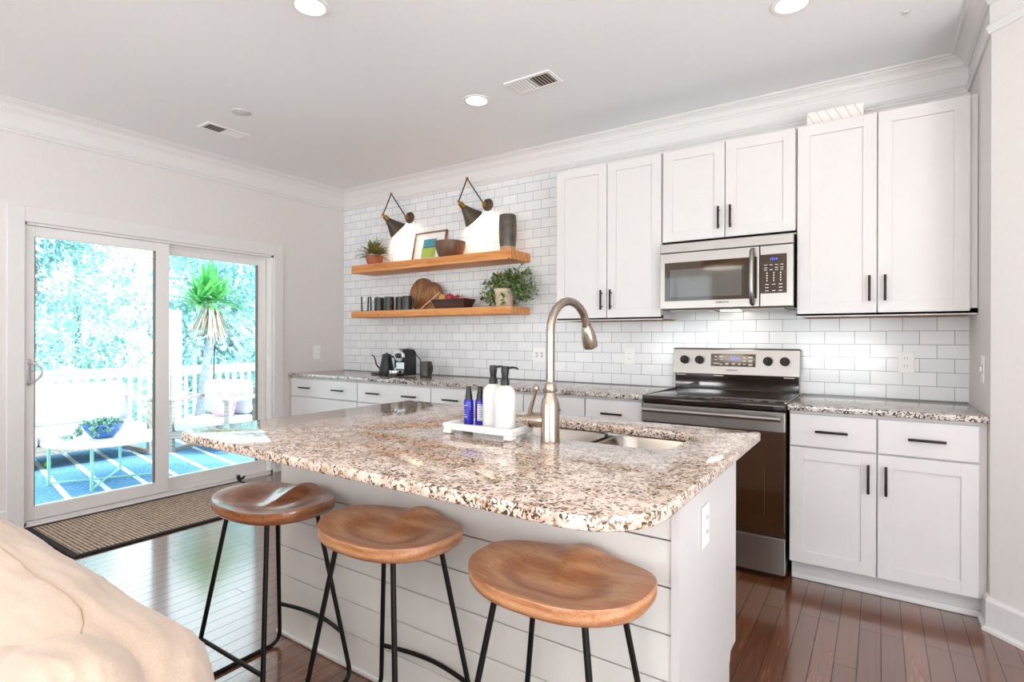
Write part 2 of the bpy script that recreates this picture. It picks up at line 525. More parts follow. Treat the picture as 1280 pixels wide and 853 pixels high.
class MB:
    def __init__(self):
        self.b = bmesh.new()

    def _xf(self, vs, mat):
        if mat is not None:
            bmesh.ops.transform(self.b, matrix=mat, verts=vs)

    def box(self, x0, x1, y0, y1, z0, z1, bev=0.0, seg=2, mat=None):
        t = bmesh.new()
        bmesh.ops.create_cube(t, size=1.0)
        sx, sy, sz = abs(x1 - x0), abs(y1 - y0), abs(z1 - z0)
        bmesh.ops.transform(t, matrix=Matrix.Translation(((x0 + x1) / 2, (y0 + y1) / 2, (z0 + z1) / 2)) @ Matrix.Diagonal((sx, sy, sz, 1)), verts=t.verts)
        if bev > 0:
            bmesh.ops.bevel(t, geom=list(t.edges), offset=min(bev, 0.49 * min(sx, sy, sz)), segments=seg, affect='EDGES', profile=0.5)
        self.merge(t, mat)
        return self

    def merge(self, t, mat=None):
        if mat is not None:
            bmesh.ops.transform(t, matrix=mat, verts=t.verts)
        me = bpy.data.meshes.new('tmp')
        t.to_mesh(me)
        t.free()
        self.b.from_mesh(me)
        bpy.data.meshes.remove(me)

    def prism(self, pts, z0, z1, bev=0.0, seg=2, mat=None, top_only=False):
        """pts: closed 2-D outline in XY (counter-clockwise), extruded z0..z1"""
        t = bmesh.new()
        lo = [t.verts.new((x, y, z0)) for x, y in pts]
        hi = [t.verts.new((x, y, z1)) for x, y in pts]
        t.faces.new(hi)
        t.faces.new(list(reversed(lo)))
        n = len(pts)
        for i in range(n):
            t.faces.new((lo[i], lo[(i + 1) % n], hi[(i + 1) % n], hi[i]))
        if bev > 0:
            es = [e for e in t.edges if abs(e.verts[0].co.z - e.verts[1].co.z) < 1e-6]
            bmesh.ops.bevel(t, geom=es, offset=bev, segments=seg, affect='EDGES', profile=0.5)
        self.merge(t, mat)
        return self

    def tube(self, path, r, seg=10, cap=True, closed=False, mat=None):
        t = bmesh.new()
        P = [Vector(p) for p in path]
        n = len(P)
        rad = r if isinstance(r, (list, tuple)) else [r] * n
        rings = []
        prev = None
        for i in range(n):
            if closed:
                d = (P[(i + 1) % n] - P[i - 1])
            elif i == 0:
                d = P[1] - P[0]
            elif i == n - 1:
                d = P[-1] - P[-2]
            else:
                d = (P[i + 1] - P[i]).normalized() + (P[i] - P[i - 1]).normalized()
            d.normalize()
            if prev is None:
                up = Vector((0, 0, 1)) if abs(d.z) < 0.9 else Vector((1, 0, 0))
                u = d.cross(up).normalized()
            else:
                u = (prev - d * prev.dot(d)).normalized()
            prev = u
            w = d.cross(u)
            rings.append([t.verts.new(P[i] + (u * math.cos(2 * PI * k / seg) + w * math.sin(2 * PI * k / seg)) * rad[i]) for k in range(seg)])
        m = n if closed else n - 1
        for i in range(m):
            a, b = rings[i], rings[(i + 1) % n]
            for k in range(seg):
                t.faces.new((a[k], a[(k + 1) % seg], b[(k + 1) % seg], b[k]))
        if cap and not closed:
            t.faces.new(list(reversed(rings[0])))
            t.faces.new(rings[-1])
        bmesh.ops.recalc_face_normals(t, faces=t.faces)
        self.merge(t, mat)
        return self

    def lathe(self, prof, seg=28, center=(0, 0, 0), mat=None, closed_profile=False):
        """prof: list of (r, z)"""
        t = bmesh.new()
        cols = []
        for k in range(seg):
            a = 2 * PI * k / seg
            cols.append(a)
        rings = []
        for r, z in prof:
            if r < 1e-6:
                rings.append([t.verts.new((0, 0, z))])
            else:
                rings.append([t.verts.new((r * math.cos(a), r * math.sin(a), z)) for a in cols])
        for i in range(len(rings) - 1):
            a, b = rings[i], rings[i + 1]
            for k in range(seg):
                k2 = (k + 1) % seg
                if len(a) == 1 and len(b) == 1:
                    continue
                if len(a) == 1:
                    t.faces.new((a[0], b[k2], b[k]))
                elif len(b) == 1:
                    t.faces.new((a[k], a[k2], b[0]))
                else:
                    t.faces.new((a[k], a[k2], b[k2], b[k]))
        bmesh.ops.recalc_face_normals(t, faces=t.faces)
        T = Matrix.Translation(center)
        self.merge(t, T if mat is None else T @ mat)
        return self

    def sphere(self, c, r, sc=(1, 1, 1), seg=18, rings=12):
        t = bmesh.new()
        bmesh.ops.create_uvsphere(t, u_segments=seg, v_segments=rings, radius=r)
        bmesh.ops.transform(t, matrix=Matrix.Translation(c) @ Matrix.Diagonal((*sc, 1)), verts=t.verts)
        self.merge(t)
        return self

    def cyl(self, c, r, h, axis='Z', seg=24, bev=0.0):
        """cylinder centred at c"""
        p = [(0, -h / 2), (r - bev, -h / 2)] + ([(r, -h / 2 + bev), (r, h / 2 - bev)] if bev else [(r, -h / 2 + 1e-5), (r, h / 2 - 1e-5)]) + [(r - bev, h / 2), (0, h / 2)]
        rot = {'Z': Matrix.Identity(4), 'X': Matrix.Rotation(PI / 2, 4, 'Y'), 'Y': Matrix.Rotation(-PI / 2, 4, 'X')}[axis]
        return self.lathe(p, seg, c, rot)

    def build(self, name, mat, parent=None, smooth=35, kind=None):
        off = world_loc(parent)
        bmesh.ops.translate(self.b, vec=-off, verts=self.b.verts)
        me = bpy.data.meshes.new(name)
        self.b.to_mesh(me)
        self.b.free()
        me.materials.append(mat)
        if smooth:
            for p in me.polygons:
                p.use_smooth = True
            me.set_sharp_from_angle(angle=R(smooth))
        o = bpy.data.objects.new(name, me)
        C.objects.link(o)
        if parent is not None:
            o.parent = parent
        if kind:
            o['kind'] = kind
        return o


def thing(name, label, cat, loc, group=None):
    o = bpy.data.objects.new(name, None)
    C.objects.link(o)
    o.empty_display_size = 0.05
    o.location = loc
    o['label'] = label
    o['category'] = cat
    if group:
        o['group'] = group
    return o


def tag(o, label, cat, group=None):
    o['label'] = label
    o['category'] = cat
    if group:
        o['group'] = group
    return o


def copy_tree(o, parent=None):
    c = o.copy()
    C.objects.link(c)
    if parent is not None:
        c.parent = parent
    for ch in list(o.children):
        copy_tree(ch, c)
    return c


def text_mesh(name, body, size, loc, rot, mat, parent, extrude=0.0006, align='CENTER', sx=1.0):
    cu = bpy.data.curves.new('txt', 'FONT')
    cu.body = body
    cu.size = size
    cu.extrude = extrude
    cu.offset = .0003 if size < .016 else 0
    cu.align_x = align
    cu.align_y = 'CENTER'
    o = bpy.data.objects.new('txt', cu)
    C.objects.link(o)
    bpy.context.view_layer.update()
    dg = bpy.context.evaluated_depsgraph_get()
    me = bpy.data.meshes.new_from_object(o.evaluated_get(dg))
    bpy.data.objects.remove(o)
    bpy.data.curves.remove(cu)
    me.transform(Matrix.Translation(Vector(loc) - world_loc(parent)) @ rot @ Matrix.Diagonal((sx, 1, 1, 1)))
    me.name = name
    me.materials.clear()
    me.materials.append(mat)
    r = bpy.data.objects.new(name, me)
    C.objects.link(r)
    r.parent = parent
    return r


ROT_FRONT = Matrix.Rotation(PI / 2, 4, 'X')          # text facing -Y


def arc(cx, cy, r, a0, a1, n=8):
    return [(cx + r * math.cos(R(a0 + (a1 - a0) * i / n)), cy + r * math.sin(R(a0 + (a1 - a0) * i / n))) for i in range(n + 1)]


def rounded_rect(x0, x1, y0, y1, rad, n=6):
    r = rad if isinstance(rad, (list, tuple)) else [rad] * 4      # order: x1y1, x0y1, x0y0, x1y0
    return (arc(x1 - r[0], y1 - r[0], r[0], 0, 90, n) + arc(x0 + r[1], y1 - r[1], r[1], 90, 180, n)
            + arc(x0 + r[2], y0 + r[2], r[2], 180, 270, n) + arc(x1 - r[3], y0 + r[3], r[3], 270, 360, n))


def bend(pts, r, n=6):
    """round the corners of a 3-D polyline"""
    P = [Vector(p) for p in pts]
    out = [P[0]]
    for i in range(1, len(P) - 1):
        a = (P[i - 1] - P[i]); b = (P[i + 1] - P[i])
        la, lb = a.length, b.length
        a.normalize(); b.normalize()
        rr = min(r, la * 0.45, lb * 0.45)
        for k in range(n + 1):
            t = k / n
            p0 = P[i] + a * rr; p2 = P[i] + b * rr
            out.append((1 - t) ** 2 * p0 + 2 * t * (1 - t) * P[i] + t * t * p2)
    out.append(P[-1])
    return out


# ------------------------------------------------------------------ room shell
XL, XR, D, H = -4.642, 0.400, 3.771, 2.764
WR = 1.9
YC = 3.10                       # outer corner of the short right wall
S = 'structure'


def struct(mb, name, mat, parent=None, smooth=0):
    return mb.build(name, mat, parent, smooth, S)


struct(MB().box(XL, WR + .1, REAR_Y - .1, D + .1, -.10, 0), 'floor', M['floor'])
struct(MB().box(XL - .14, WR + 3.2, REAR_Y - .1, D + .1, H, H + .12), 'ceiling', M['ceiling'])  # extended past the side wall as an unseen eave that keeps sun out
struct(MB().box(XL - .14, XR + .2, D, D + .1, -.1, H), 'wall_back', M['tile'])
# left wall with the patio door opening
OY0, OY1, OZ = 1.19, 2.975, 2.008
w = MB()
w.box(XL - .14, XL, REAR_Y - .1, OY0, -.1, H)
w.box(XL - .14, XL, OY1, D, -.1, H)
w.box(XL - .14, XL, OY0, OY1, OZ, H)
struct(w, 'wall_left', M['wall'])
w = MB()
w.prism([(XR, YC), (XR + 1.5, YC - 1.5), (XR + 1.5 + .3, YC - 1.5 + .3), (XR + .3, D), (XR, D)], 0, H)
struct(w, 'wall_right', M['wall'])
w = MB()
ys = REAR_Y - .1
for wy, ww in SIDE_WINDOWS:
    w.box(WR, WR + .1, ys, wy - ww / 2, 0, H)
    w.box(WR, WR + .1, wy - ww / 2, wy + ww / 2, 0, .28)
    w.box(WR, WR + .1, wy - ww / 2, wy + ww / 2, 2.32, H)
    ys = wy + ww / 2
w.box(WR, WR + .1, ys, YC - 1.5 + .05, 0, H)
struct(w, 'wall_side', M['wall'])
for i, (wy, ww) in enumerate(SIDE_WINDOWS):
    f = MB()
    a, b = wy - ww / 2, wy + ww / 2
    f.box(WR - .02, WR, a - .08, a, .20, 2.40).box(WR - .02, WR, b, b + .08, .20, 2.40)
    f.box(WR - .02, WR, a, b, 2.32, 2.40).box(WR - .03, WR, a, b, .20, .28)
    f.box(WR - .02, WR, wy - .02, wy + .02, .28, 2.32)
    struct(f, 'window_%d' % (i + 3), M['trim'])
w = MB()
xs = [XL]
for wx, ww in WINDOWS:
    w.box(xs[-1], wx - ww / 2, REAR_Y - .1, REAR_Y, 0, H)
    w.box(wx - ww / 2, wx + ww / 2, REAR_Y - .1, REAR_Y, 0, .5)
    w.box(wx - ww / 2, wx + ww / 2, REAR_Y - .1, REAR_Y, 2.4, H)
    xs.append(wx + ww / 2)
w.box(xs[-1], WR, REAR_Y - .1, REAR_Y, 0, H)
struct(w, 'wall_rear', M['wall'])
for i, (wx, ww) in enumerate(WINDOWS):
    f = MB()
    a, b = wx - ww / 2, wx + ww / 2
    f.box(a - .08, a, REAR_Y, REAR_Y + .02, .42, 2.48).box(b, b + .08, REAR_Y, REAR_Y + .02, .42, 2.48)
    f.box(a, b, REAR_Y, REAR_Y + .02, 2.4, 2.48).box(a, b, REAR_Y, REAR_Y + .03, .42, .5)
    f.box(wx - .02, wx + .02, REAR_Y, REAR_Y + .02, .5, 2.4)
    struct(f, 'window_%d' % (i + 1), M['trim'])


def crown_prof():
    # offset from wall, height
    return [(0, 2.692), (.012, 2.692), (.013, 2.699), (.018, 2.703), (.018, 2.708), (.024, 2.711), (.026, 2.716), (.034, 2.730), (.050, 2.742), (.064, 2.748), (.066, 2.753), (.078, 2.753), (.082, 2.757), (.086, 2.760), (.086, H), (0, H)]


def sweep(mb, prof, pts, closed=False):
    """sweep an (offset, z) profile along a wall line; the room lies to the right of the path"""
    P = [Vector((x, y)) for x, y in pts]
    t = bmesh.new()
    rows = []
    for i, p in enumerate(P):
        def nrm(a, b):
            d = (b - a).normalized()
            return Vector((d.y, -d.x))
        if i == 0:
            m = nrm(P[0], P[1]); s = 1
        elif i == len(P) - 1:
            m = nrm(P[-2], P[-1]); s = 1
        else:
            n1, n2 = nrm(P[i - 1], p), nrm(p, P[i + 1])
            m = (n1 + n2).normalized()
            s = 1 / max(0.3, m.dot(n1))
        rows.append([t.verts.new((p.x + m.x * o * s, p.y + m.y * o * s, z)) for o, z in prof])
    k = len(prof)
    for i in range(len(rows) - 1):
        for j in range(k):
            t.faces.new((rows[i][j], rows[i][(j + 1) % k], rows[i + 1][(j + 1) % k], rows[i + 1][j]))
    t.faces.new(rows[0]); t.faces.new(list(reversed(rows[-1])))
    bmesh.ops.recalc_face_normals(t, faces=t.faces)
    mb.merge(t)
    return mb


wall_line = [(XL, REAR_Y), (XL, D), (XR, D), (XR, YC), (XR + 1.5, YC - 1.5)]
struct(sweep(MB(), crown_prof(), wall_line), 'trim_1', M['trim'], smooth=25)
# flat frieze and its lower moulding
frieze = [(0, 2.60), (.006, 2.60), (.006, 2.696), (0, 2.696)]
struct(sweep(MB(), frieze, wall_line), 'trim_2', M['trim'])
bead = [(0, 2.566), (.010, 2.566), (.013, 2.572), (.013, 2.580), (.020, 2.588), (.020, 2.596), (.010, 2.604), (.0, 2.604)]
struct(sweep(MB(), bead, wall_line), 'trim_3', M['trim'], smooth=25)
base = [(0, 0), (.028, 0), (.027, .012), (.018, .022), (.015, .024), (.015, .128), (.010, .138), (0, .142)]
struct(sweep(MB(), base, [(XL, REAR_Y), (XL, 1.11)]), 'baseboard_left', M['trim'], smooth=25)
struct(sweep(MB(), base, [(XR, 3.20), (XR, YC), (XR + 1.5, YC - 1.5)]), 'baseboard_right', M['trim'], smooth=25)
struct(MB().box(-1.925, XR, D - .006, D, 2.43, 2.57), 'trim_5', M['trim'])
# casing round the patio door
cs = MB()
cx0, cx1 = XL, XL + .02
cs.box(cx0, cx1, 1.108, OY0 + .006, 0, 2.104, .003)
cs.box(cx0, cx1, OY1 - .006, 3.06, 0, 2.104, .003)
cs.box(cx0, cx1, OY0 + .006, OY1 - .006, 2.004, 2.104, .003)
struct(cs, 'trim_4', M['trim'])

# sliding patio door
dr = struct(MB().box(XL - .14, XL - .005, OY0, OY0 + .02, 0, OZ).box(XL - .14, XL - .005, OY1 - .025, OY1, 0, OZ)
            .box(XL - .14, XL - .005, OY0, OY1, OZ - .02, OZ).box(XL - .14, XL - .005, OY0, OY1, 0, .028)
            .box(XL - .075, XL - .068, OY0, OY1, .028, .04).box(XL - .075, XL - .068, OY0, OY1, OZ - .04, OZ - .02), 'door_1', M['vinyl'])


def sash(x0, x1, y0, y1, st_l, st_r, z0, z1, rb, rt):
    f = MB()
    f.box(x0, x1, y0, y0 + st_l, z0, z1, .003).box(x0, x1, y1 - st_r, y1, z0, z1, .003)
    f.box(x0, x1, y0 + st_l, y1 - st_r, z0, z0 + rb, .003).box(x0, x1, y0 + st_l, y1 - st_r, z1 - rt, z1, .003)
    s = f.build('sash', M['vinyl'], dr, 0)
    g = MB().box((x0 + x1) / 2 - .004, (x0 + x1) / 2 + .004, y0 + st_l - .005, y1 - st_r + .005, z0 + rb - .005, z1 - rt + .005)
    g.build('glass', M['glass'], s, 0)
    gk = MB()
    t = .005
    gk.box(x0 + .002, x1 - .002, y0 + st_l, y0 + st_l + t, z0 + rb, z1 - rt).box(x0 + .002, x1 - .002, y1 - st_r - t, y1 - st_r, z0 + rb, z1 - rt)
    gk.build('gasket', M['gasket'], s, 0)
    return s


s1 = sash(XL - .062, XL - .018, OY0 + .01, 2.088, .055, .10, .032, OZ - .022, .088, .068)
s2 = sash(XL - .125, XL - .082, 2.02, OY1 - .03, .07, .075, .032, OZ - .022, .088, .075)
h = MB()
h.box(XL - .02, XL - .004, 1.208, 1.236, .93, 1.10, .006)
hp = [(XL + .0, 1.222, .95), (XL + .030, 1.245, .955), (XL + .042, 1.27, .985), (XL + .045, 1.278, 1.015), (XL + .042, 1.27, 1.045), (XL + .030, 1.245, 1.075), (XL, 1.222, 1.08)]
h.tube(hp, .0075, 8)
h.tube([(XL - .006, 1.236, 1.02), (XL + .006, 1.25, 1.025)], .004, 6)
h.build('door_handle', plain('handle_grey', '#b9b4b6', 0.4, 0.3), s1, 40)


# ------------------------------------------------------------------ kitchen cabinets
def bar_handle(parent, x, y, z, length, vertical):
    """bar pull on a front facing -Y; (x, y, z) is the centre on the front surface"""
    m = MB()
    hl = length / 2
    yy = y - .028
    if vertical:
        m.box(x - .006, x + .006, yy - .005, yy + .005, z - hl, z + hl, .002)
        for s in (-1, 1):
            m.cyl((x, (y + yy) / 2, z + s * hl * .66), .0045, abs(y - yy), 'Y', 10)
    else:
        m.box(x - hl, x + hl, yy - .005, yy + .005, z - .006, z + .006, .002)
        for s in (-1, 1):
            m.cyl((x + s * hl * .66, (y + yy) / 2, z), .0045, abs(y - yy), 'Y', 10)
    return m.build('handle', M['bronze'], parent, 40)


def shaker(parent, name, x0, x1, y, z0, z1, th=.019, st=.062):
    m = MB()
    b = .0018
    m.box(x0, x0 + st, y, y + th, z0, z1, b).box(x1 - st, x1, y, y + th, z0, z1, b)
    m.box(x0 + st - .001, x1 - st + .001, y, y + th, z0, z0 + st, b).box(x0 + st - .001, x1 - st + .001, y, y + th, z1 - st, z1, b)
    m.box(x0 + st - .004, x1 - st + .004, y + .009, y + th - .002, z0 + st - .004, z1 - st + .004)
    return m.build(name, M['cabinet'], parent, 0)


def slab(parent, name, x0, x1, y, z0, z1, th=.019):
    return MB().box(x0, x1, y, y + th, z0, z1, .003).build(name, M['cabinet'], parent, 0)


YU = 3.441                     # faces of the upper doors


def upper_unit(x0, x1, z0, z1, split, label, hz, side_r=None):
    t = thing('wall_cabinet', label, 'cabinet', ((x0 + x1) / 2, (YU + D) / 2, z0), 'white upper cabinets')
    b = MB().box(x0, x1, YU + .021, D - .001, z0 + .006, z1)
    b.box(x0, x1, YU + .021, YU + .04, z0, z0 + .03)
    b.build('body', M['cabinet'], t, 0)
    MB().box(x0 + .018, x1 - .018, YU + .042, D - .004, z0 + .0005, z0 + .0058).build('underside', M['cab_in'], t, 0)['label'] = 'bare brown wood underside'
    g = .0025
    d1 = shaker(t, 'door', x0 + .004, split - g, YU, z0 + .016, z1 - .004)
    d2 = shaker(t, 'door', split + g, x1 - .004 - (side_r or 0), YU, z0 + .016, z1 - .004)
    bar_handle(d1, split - .034, YU, hz, .135, True)
    bar_handle(d2, split + .034, YU, hz, .135, True)
    return t


upper_unit(-1.925, -1.156, 1.374, 2.444, -1.533, 'white two-door wall cabinet left of the microwave, beside the floating shelves', 1.512)
upper_unit(-1.152, -.388, 1.846, 2.444, -.769, 'short white two-door wall cabinet directly above the microwave', 1.980)
upper_unit(-.384, XR - .002, 1.374, 2.444, -.007, 'tall white two-door wall cabinet right of the microwave, against the right wall', 1.518, side_r=.026)

# small white beadboard piece on top of the right cabinet
t = thing('beadboard_offcut', 'small white beadboard panel lying on top of the tall right wall cabinet', 'board', (-.21, 3.60, 2.444))
MB().box(-.345, -.070, 3.545, 3.70, 2.445, 2.545, .003).build('panel', M['scrap'], t, 0)
g = MB()
for i in range(6):
    x = -.320 + i * .046
    g.box(-.0012, .0012, -.0016, 0, -.056, .056, mat=Matrix.Translation((x, 3.545, 2.496)) @ Matrix.Rotation(R(-28), 4, 'Y'))
g.build('groove', M['scrap_line'], t, 0)

YB = 3.141                     # faces of the base doors


def base_unit(x0, x1, label, nd=2, handles=2, wide_drawer=False, z_top=.884, end_r=0.0):
    t = thing('base_cabinet', label, 'cabinet', ((x0 + x1) / 2, 3.45, 0), 'white base cabinets along the back wall')
    b = MB().box(x0, x1, YB + .021, D - .012, .105, z_top)
    b.box(x0 + .004, x1 - .004, YB + .08, D - .012, .0, .105)
    b.build('body', M['cabinet'], t, 0)
    sh = MB().box(x0 + .004, x1 - .004, YB + .066, YB + .08, 0, .03, .006)
    sh.build('shoe_moulding', M['trim'], t, 0)
    g = .003
    xr = x1 - .003 - end_r
    xl = x0 + .003
    n = nd
    wd = (xr - xl) / n
    if wide_drawer:
        dd = slab(t, 'drawer', xl, xr, YB, .706, .868)
        for k in range(handles):
            bar_handle(dd, xl + (xr - xl) * (k + .5) / handles, YB, .787, .155, False)
    if wide_drawer:
        for za, zb in ((.412, .698), (.110, .404)):
            dd = slab(t, 'drawer', xl, xr, YB, za, zb)
            for k in range(handles):
                bar_handle(dd, xl + (xr - xl) * (k + .5) / handles, YB, za + .075, .155, False)
        n = 0
    for k in range(n):
        a, c = xl + k * wd + (g if k else 0), xl + (k + 1) * wd - (g if k < n - 1 else 0)
        if not wide_drawer:
            dd = slab(t, 'drawer', a, c, YB, .706, .868)
            bar_handle(dd, (a + c) / 2, YB, .787, .140, False)
        dd = shaker(t, 'door', a, c, YB, .110, .698)
        if n == 1:
            hx = a + .03
        else:
            hx = c - .032 if k % 2 == 0 else a + .032
        bar_handle(dd, hx, YB, .580, .140, True)
    return t


base_unit(-4.63, -3.692, 'white base cabinet in the left corner, with two handles on one wide drawer front', 2, 2, True)
base_unit(-3.690, -2.854, 'second white base cabinet from the left corner, below the kettle and coffee machine', 2, 2, True)
base_unit(-2.852, -2.012, 'white base cabinet behind the soap bottles, third from the left corner', 2, 2, True)
base_unit(-2.010, -1.548, 'narrow white base cabinet behind the faucet', 1, 1)
base_unit(-1.546, -1.168, 'narrow white base cabinet immediately left of the range', 1, 1)
base_unit(-.382, XR - .002, 'white base cabinet right of the range, with two drawers over two doors', 2, 2, False, end_r=.026)


def worktop(name, pts, z0, z1, mat, label):
    o = MB().prism(pts, z0, z1, .006, 3).build(name, mat, None, 40)
    return tag(o, label, 'countertop')


worktop('countertop', [(XL + .001, 3.121), (-1.162, 3.121), (-1.162, D - .001), (XL + .001, D - .001)], .885, .915, M['granite_back'],
        'long speckled granite worktop on the back wall left of the range')
worktop('countertop', [(-.388, 3.121), (XR - .001, 3.121), (XR - .001, D - .001), (-.388, D - .001)], .885, .915, M['granite_back'],
        'short speckled granite worktop right of the range')

# ------------------------------------------------------------------ island
IX0, IX1, IY0, IY1 = -2.105, -.415, 1.385, 2.035
t = thing('kitchen_island', 'white shiplap kitchen island under the large granite top', 'kitchen island', ((IX0 + IX1) / 2, 1.7, 0))
BT = .884
b = MB()
b.box(IX0 + .02, IX1 - .02, IY0 + .014, 1.60, 0, BT)
b.box(IX0 + .02, IX1 - .02, 1.60, IY1 - .02, .105, .66)
b.box(IX0 + .02, IX0 + .10, 1.60, IY1 - .02, .66, BT)
b.box(IX0 + .02, IX1 - .02, 1.60, IY1 - .11, 0, .105)
b.build('body', M['shadow_gap'], t, 0)
board = .1255
sl = MB()
z = .022
offs = 0.012
zz = offs
k = 0
edges = [.022]
# groove heights measured from the photograph
gz = [CAM_H - f * IY0 for f in (.373, .4605, .548, .6355, .7240, .8125)]
levels = [BT] + gz + [-.002]
for i in range(len(levels) - 1):
    hi, lo = levels[i], levels[i + 1]
    sl.box(IX0, IX1 - .022, IY0, IY0 + .014, max(0.0, lo + .0022), hi - .0022, .0012)
sl.build('shiplap_front', M['shiplap'], t, 0)
ep = MB()
ep.prism([(IY0 - .004, 0), (IY1 - .095, 0), (IY1 - .095, .150), (IY1 - .075, .190), (IY1, .190), (IY1, BT), (IY0 - .004, BT)], IX1 - .022, IX1,
         mat=Matrix(((0, 0, 1, 0), (1, 0, 0, 0), (0, 1, 0, 0), (0, 0, 0, 1))))
ep.build('end_panel', M['cabinet'], t, 0)
MB().box(IX0, IX0 + .02, IY0 + .0145, IY1, 0, BT).build('end_panel', M['cabinet'], t, 0)
MB().box(IX0 - .012, IX1 - .022, IY0 - .016, IY0, 0, .020, .007, 3).build('shoe_moulding', M['trim'], t, 40)
for k in range(4):
    w_ = (IX1 - IX0 - .05) / 4
    d = shaker(t, 'door', IX0 + .022 + k * w_ + .002, IX0 + .022 + (k + 1) * w_ - .002, IY1 - .002, .19, .86)

# stone top with the sink cut out
SX0, SX1, SY0, SY1 = -1.30, -.525, 1.618, 1.965
outer = rounded_rect(-2.10, -.350, .925, 2.138, [.02, .02, .10, .17], 8)
outer = [(x, y + (0.022 * (-.35 - x) / 1.75 if y < 1.3 else 0)) for x, y in outer]
inner = rounded_rect(SX0, SX1, SY0, SY1, .075, 6)


def slab_with_hole(mb, outer, inner, z0, z1, bev):
    t = bmesh.new()
    ov = [t.verts.new((x, y, z1)) for x, y in outer]
    iv = [t.verts.new((x, y, z1)) for x, y in inner]
    es = [t.edges.new((ov[i], ov[(i + 1) % len(ov)])) for i in range(len(ov))]
    es += [t.edges.new((iv[i], iv[(i + 1) % len(iv)])) for i in range(len(iv))]
    bmesh.ops.triangle_fill(t, edges=es, use_beauty=True, use_dissolve=False)
    for f in t.faces:
        if f.normal.z < 0:
            f.normal_flip()
    top_e = [e for e in t.edges if len(e.link_faces) == 1]
    ret = bmesh.ops.extrude_face_region(t, geom=list(t.faces))
    bmesh.ops.translate(t, vec=(0, 0, z0 - z1), verts=[g for g in ret['geom'] if isinstance(g, bmesh.types.BMVert)])
    bmesh.ops.recalc_face_normals(t, faces=t.faces)
    rim = [e for e in t.edges if len(e.link_faces) == 2 and abs(abs(e.link_faces[0].normal.z) - abs(e.link_faces[1].normal.z)) > .5]
    bmesh.ops.bevel(t, geom=rim, offset=bev, segments=3, affect='EDGES', profile=0.5)
    mb.merge(t)
    return mb


o = slab_with_hole(MB(), outer, inner, .884, .914, .005).build('island_countertop', M['granite'], None, 40)
tag(o, 'large cream and brown granite slab topping the island, with a sink cut-out', 'countertop')

# undermount sink
t = thing('kitchen_sink', 'double-bowl stainless steel sink set under the island granite', 'sink', ((SX0 + SX1) / 2, (SY0 + SY1) / 2, .70))


def bowl(x0, x1, y0, y1, z0, z1, rad, parent):
    tt = bmesh.new()
    n = 6
    lv = []
    for (ins, z) in ((-.004, z1), (0, z1 - .006), (.004, z0 + .04), (.014, z0 + .012), (.04, z0 + .002)):
        pts = rounded_rect(x0 + ins, x1 - ins, y0 + ins, y1 - ins, max(.02, rad), n)
        lv.append([tt.verts.new((x, y, z)) for x, y in pts])
    for i in range(len(lv) - 1):
        for k in range(len(lv[0])):
            k2 = (k + 1) % len(lv[0])
            tt.faces.new((lv[i][k], lv[i][k2], lv[i + 1][k2], lv[i + 1][k]))
    tt.faces.new(lv[-1])
    bmesh.ops.recalc_face_normals(tt, faces=tt.faces)
    for f in tt.faces:
        f.normal_flip()
    m = MB(); m.merge(tt)
    ob = m.build('bowl', M['sink_steel'], parent, 50)
    MB().cyl(((x0 + x1) / 2, (y0 + y1) / 2, z0 + .006), .042, .006, 'Z', 20, .001).build('drain', M['chrome'], ob, 40)
    return ob


xm = -.835
bowl(SX0 - .008, xm - .016, SY0 - .008, SY1 + .008, .69, .8835, .07, t)
bowl(xm + .016, SX1 + .008, SY0 - .008, SY1 + .008, .71, .8835, .07, t)
MB().box(xm - .017, xm + .017, SY0 + .01, SY1 - .01, .82, .868, .008, 3).build('divider', M['sink_steel'], t, 40)

# faucet
fx, fy = -.885, 1.545
t = thing('kitchen_faucet', 'brushed nickel pull-down gooseneck faucet standing on the island', 'faucet', (fx, fy, .914))
MB().lathe([(0, .914), (.0315, .914), (.0318, .917), (.0305, .926), (.0305, 1.030), (.0285, 1.044), (.0215, 1.062), (.0180, 1.074), (.0195, 1.077), (.0195, 1.100), (.0150, 1.106), (0, 1.106)], 28, (fx, fy, 0)).build('body', M['nickel'], t, 40)
neck = [(fx, fy, 1.11), (fx, fy, 1.24), (fx, fy, 1.275)]
hx, hy = fx + .015, fy + .235
RN = .118
for i in range(13):
    a = PI - i / 12 * PI * .93
    neck.append((fx + (hx - fx) * (1 + math.cos(a)) / 2, fy + (hy - fy) * (1 + math.cos(a)) / 2, 1.275 + RN * .86 * math.sin(a)))
MB().tube(neck, .0142, 16).build('gooseneck', M['nickel'], t, 60)
e = Vector(neck[-1]); d = (Vector(neck[-1]) - Vector(neck[-2])).normalized()
q = Vector((0, 0, 1)).rotation_difference(d).to_matrix().to_4x4()
q = Matrix.Translation(e) @ q
hd = MB().lathe([(0, -.004), (.0155, -.004), (.0155, .004), (.0165, .006), (.0205, .014), (.0260, .045), (.0275, .072), (.0255, .084), (.018, .088), (0, .086)], 24, mat=q)
sh_ = hd.build('spray_head', M['nickel'], t, 40)
MB().box(-.007, .007, -.031, -.020, .030, .062, .003, mat=q).build('button', M['black_plastic'], sh_, 40)
MB().lathe([(.0172, -.0008), (.0172, .0008)], 24, mat=q).build('seam_ring', M['black_plastic'], sh_, 40)
hb = MB().tube([(fx - .02, fy, .982), (fx - .074, fy - .004, .980), (fx - .082, fy - .004, .980)], [.024, .024, .021], 18)
hb.tube([(fx - .066, fy - .004, .980), (fx - .071, fy - .004, .980)], .0258, 18)
hb.build('valve', M['nickel'], t, 40)
lv = MB().tube([(fx - .078, fy - .004, .985), (fx - .074, fy - .006, 1.010), (fx - .056, fy - .012, 1.052), (fx - .046, fy - .016, 1.078)], [.008, .008, .006, .006], 10)
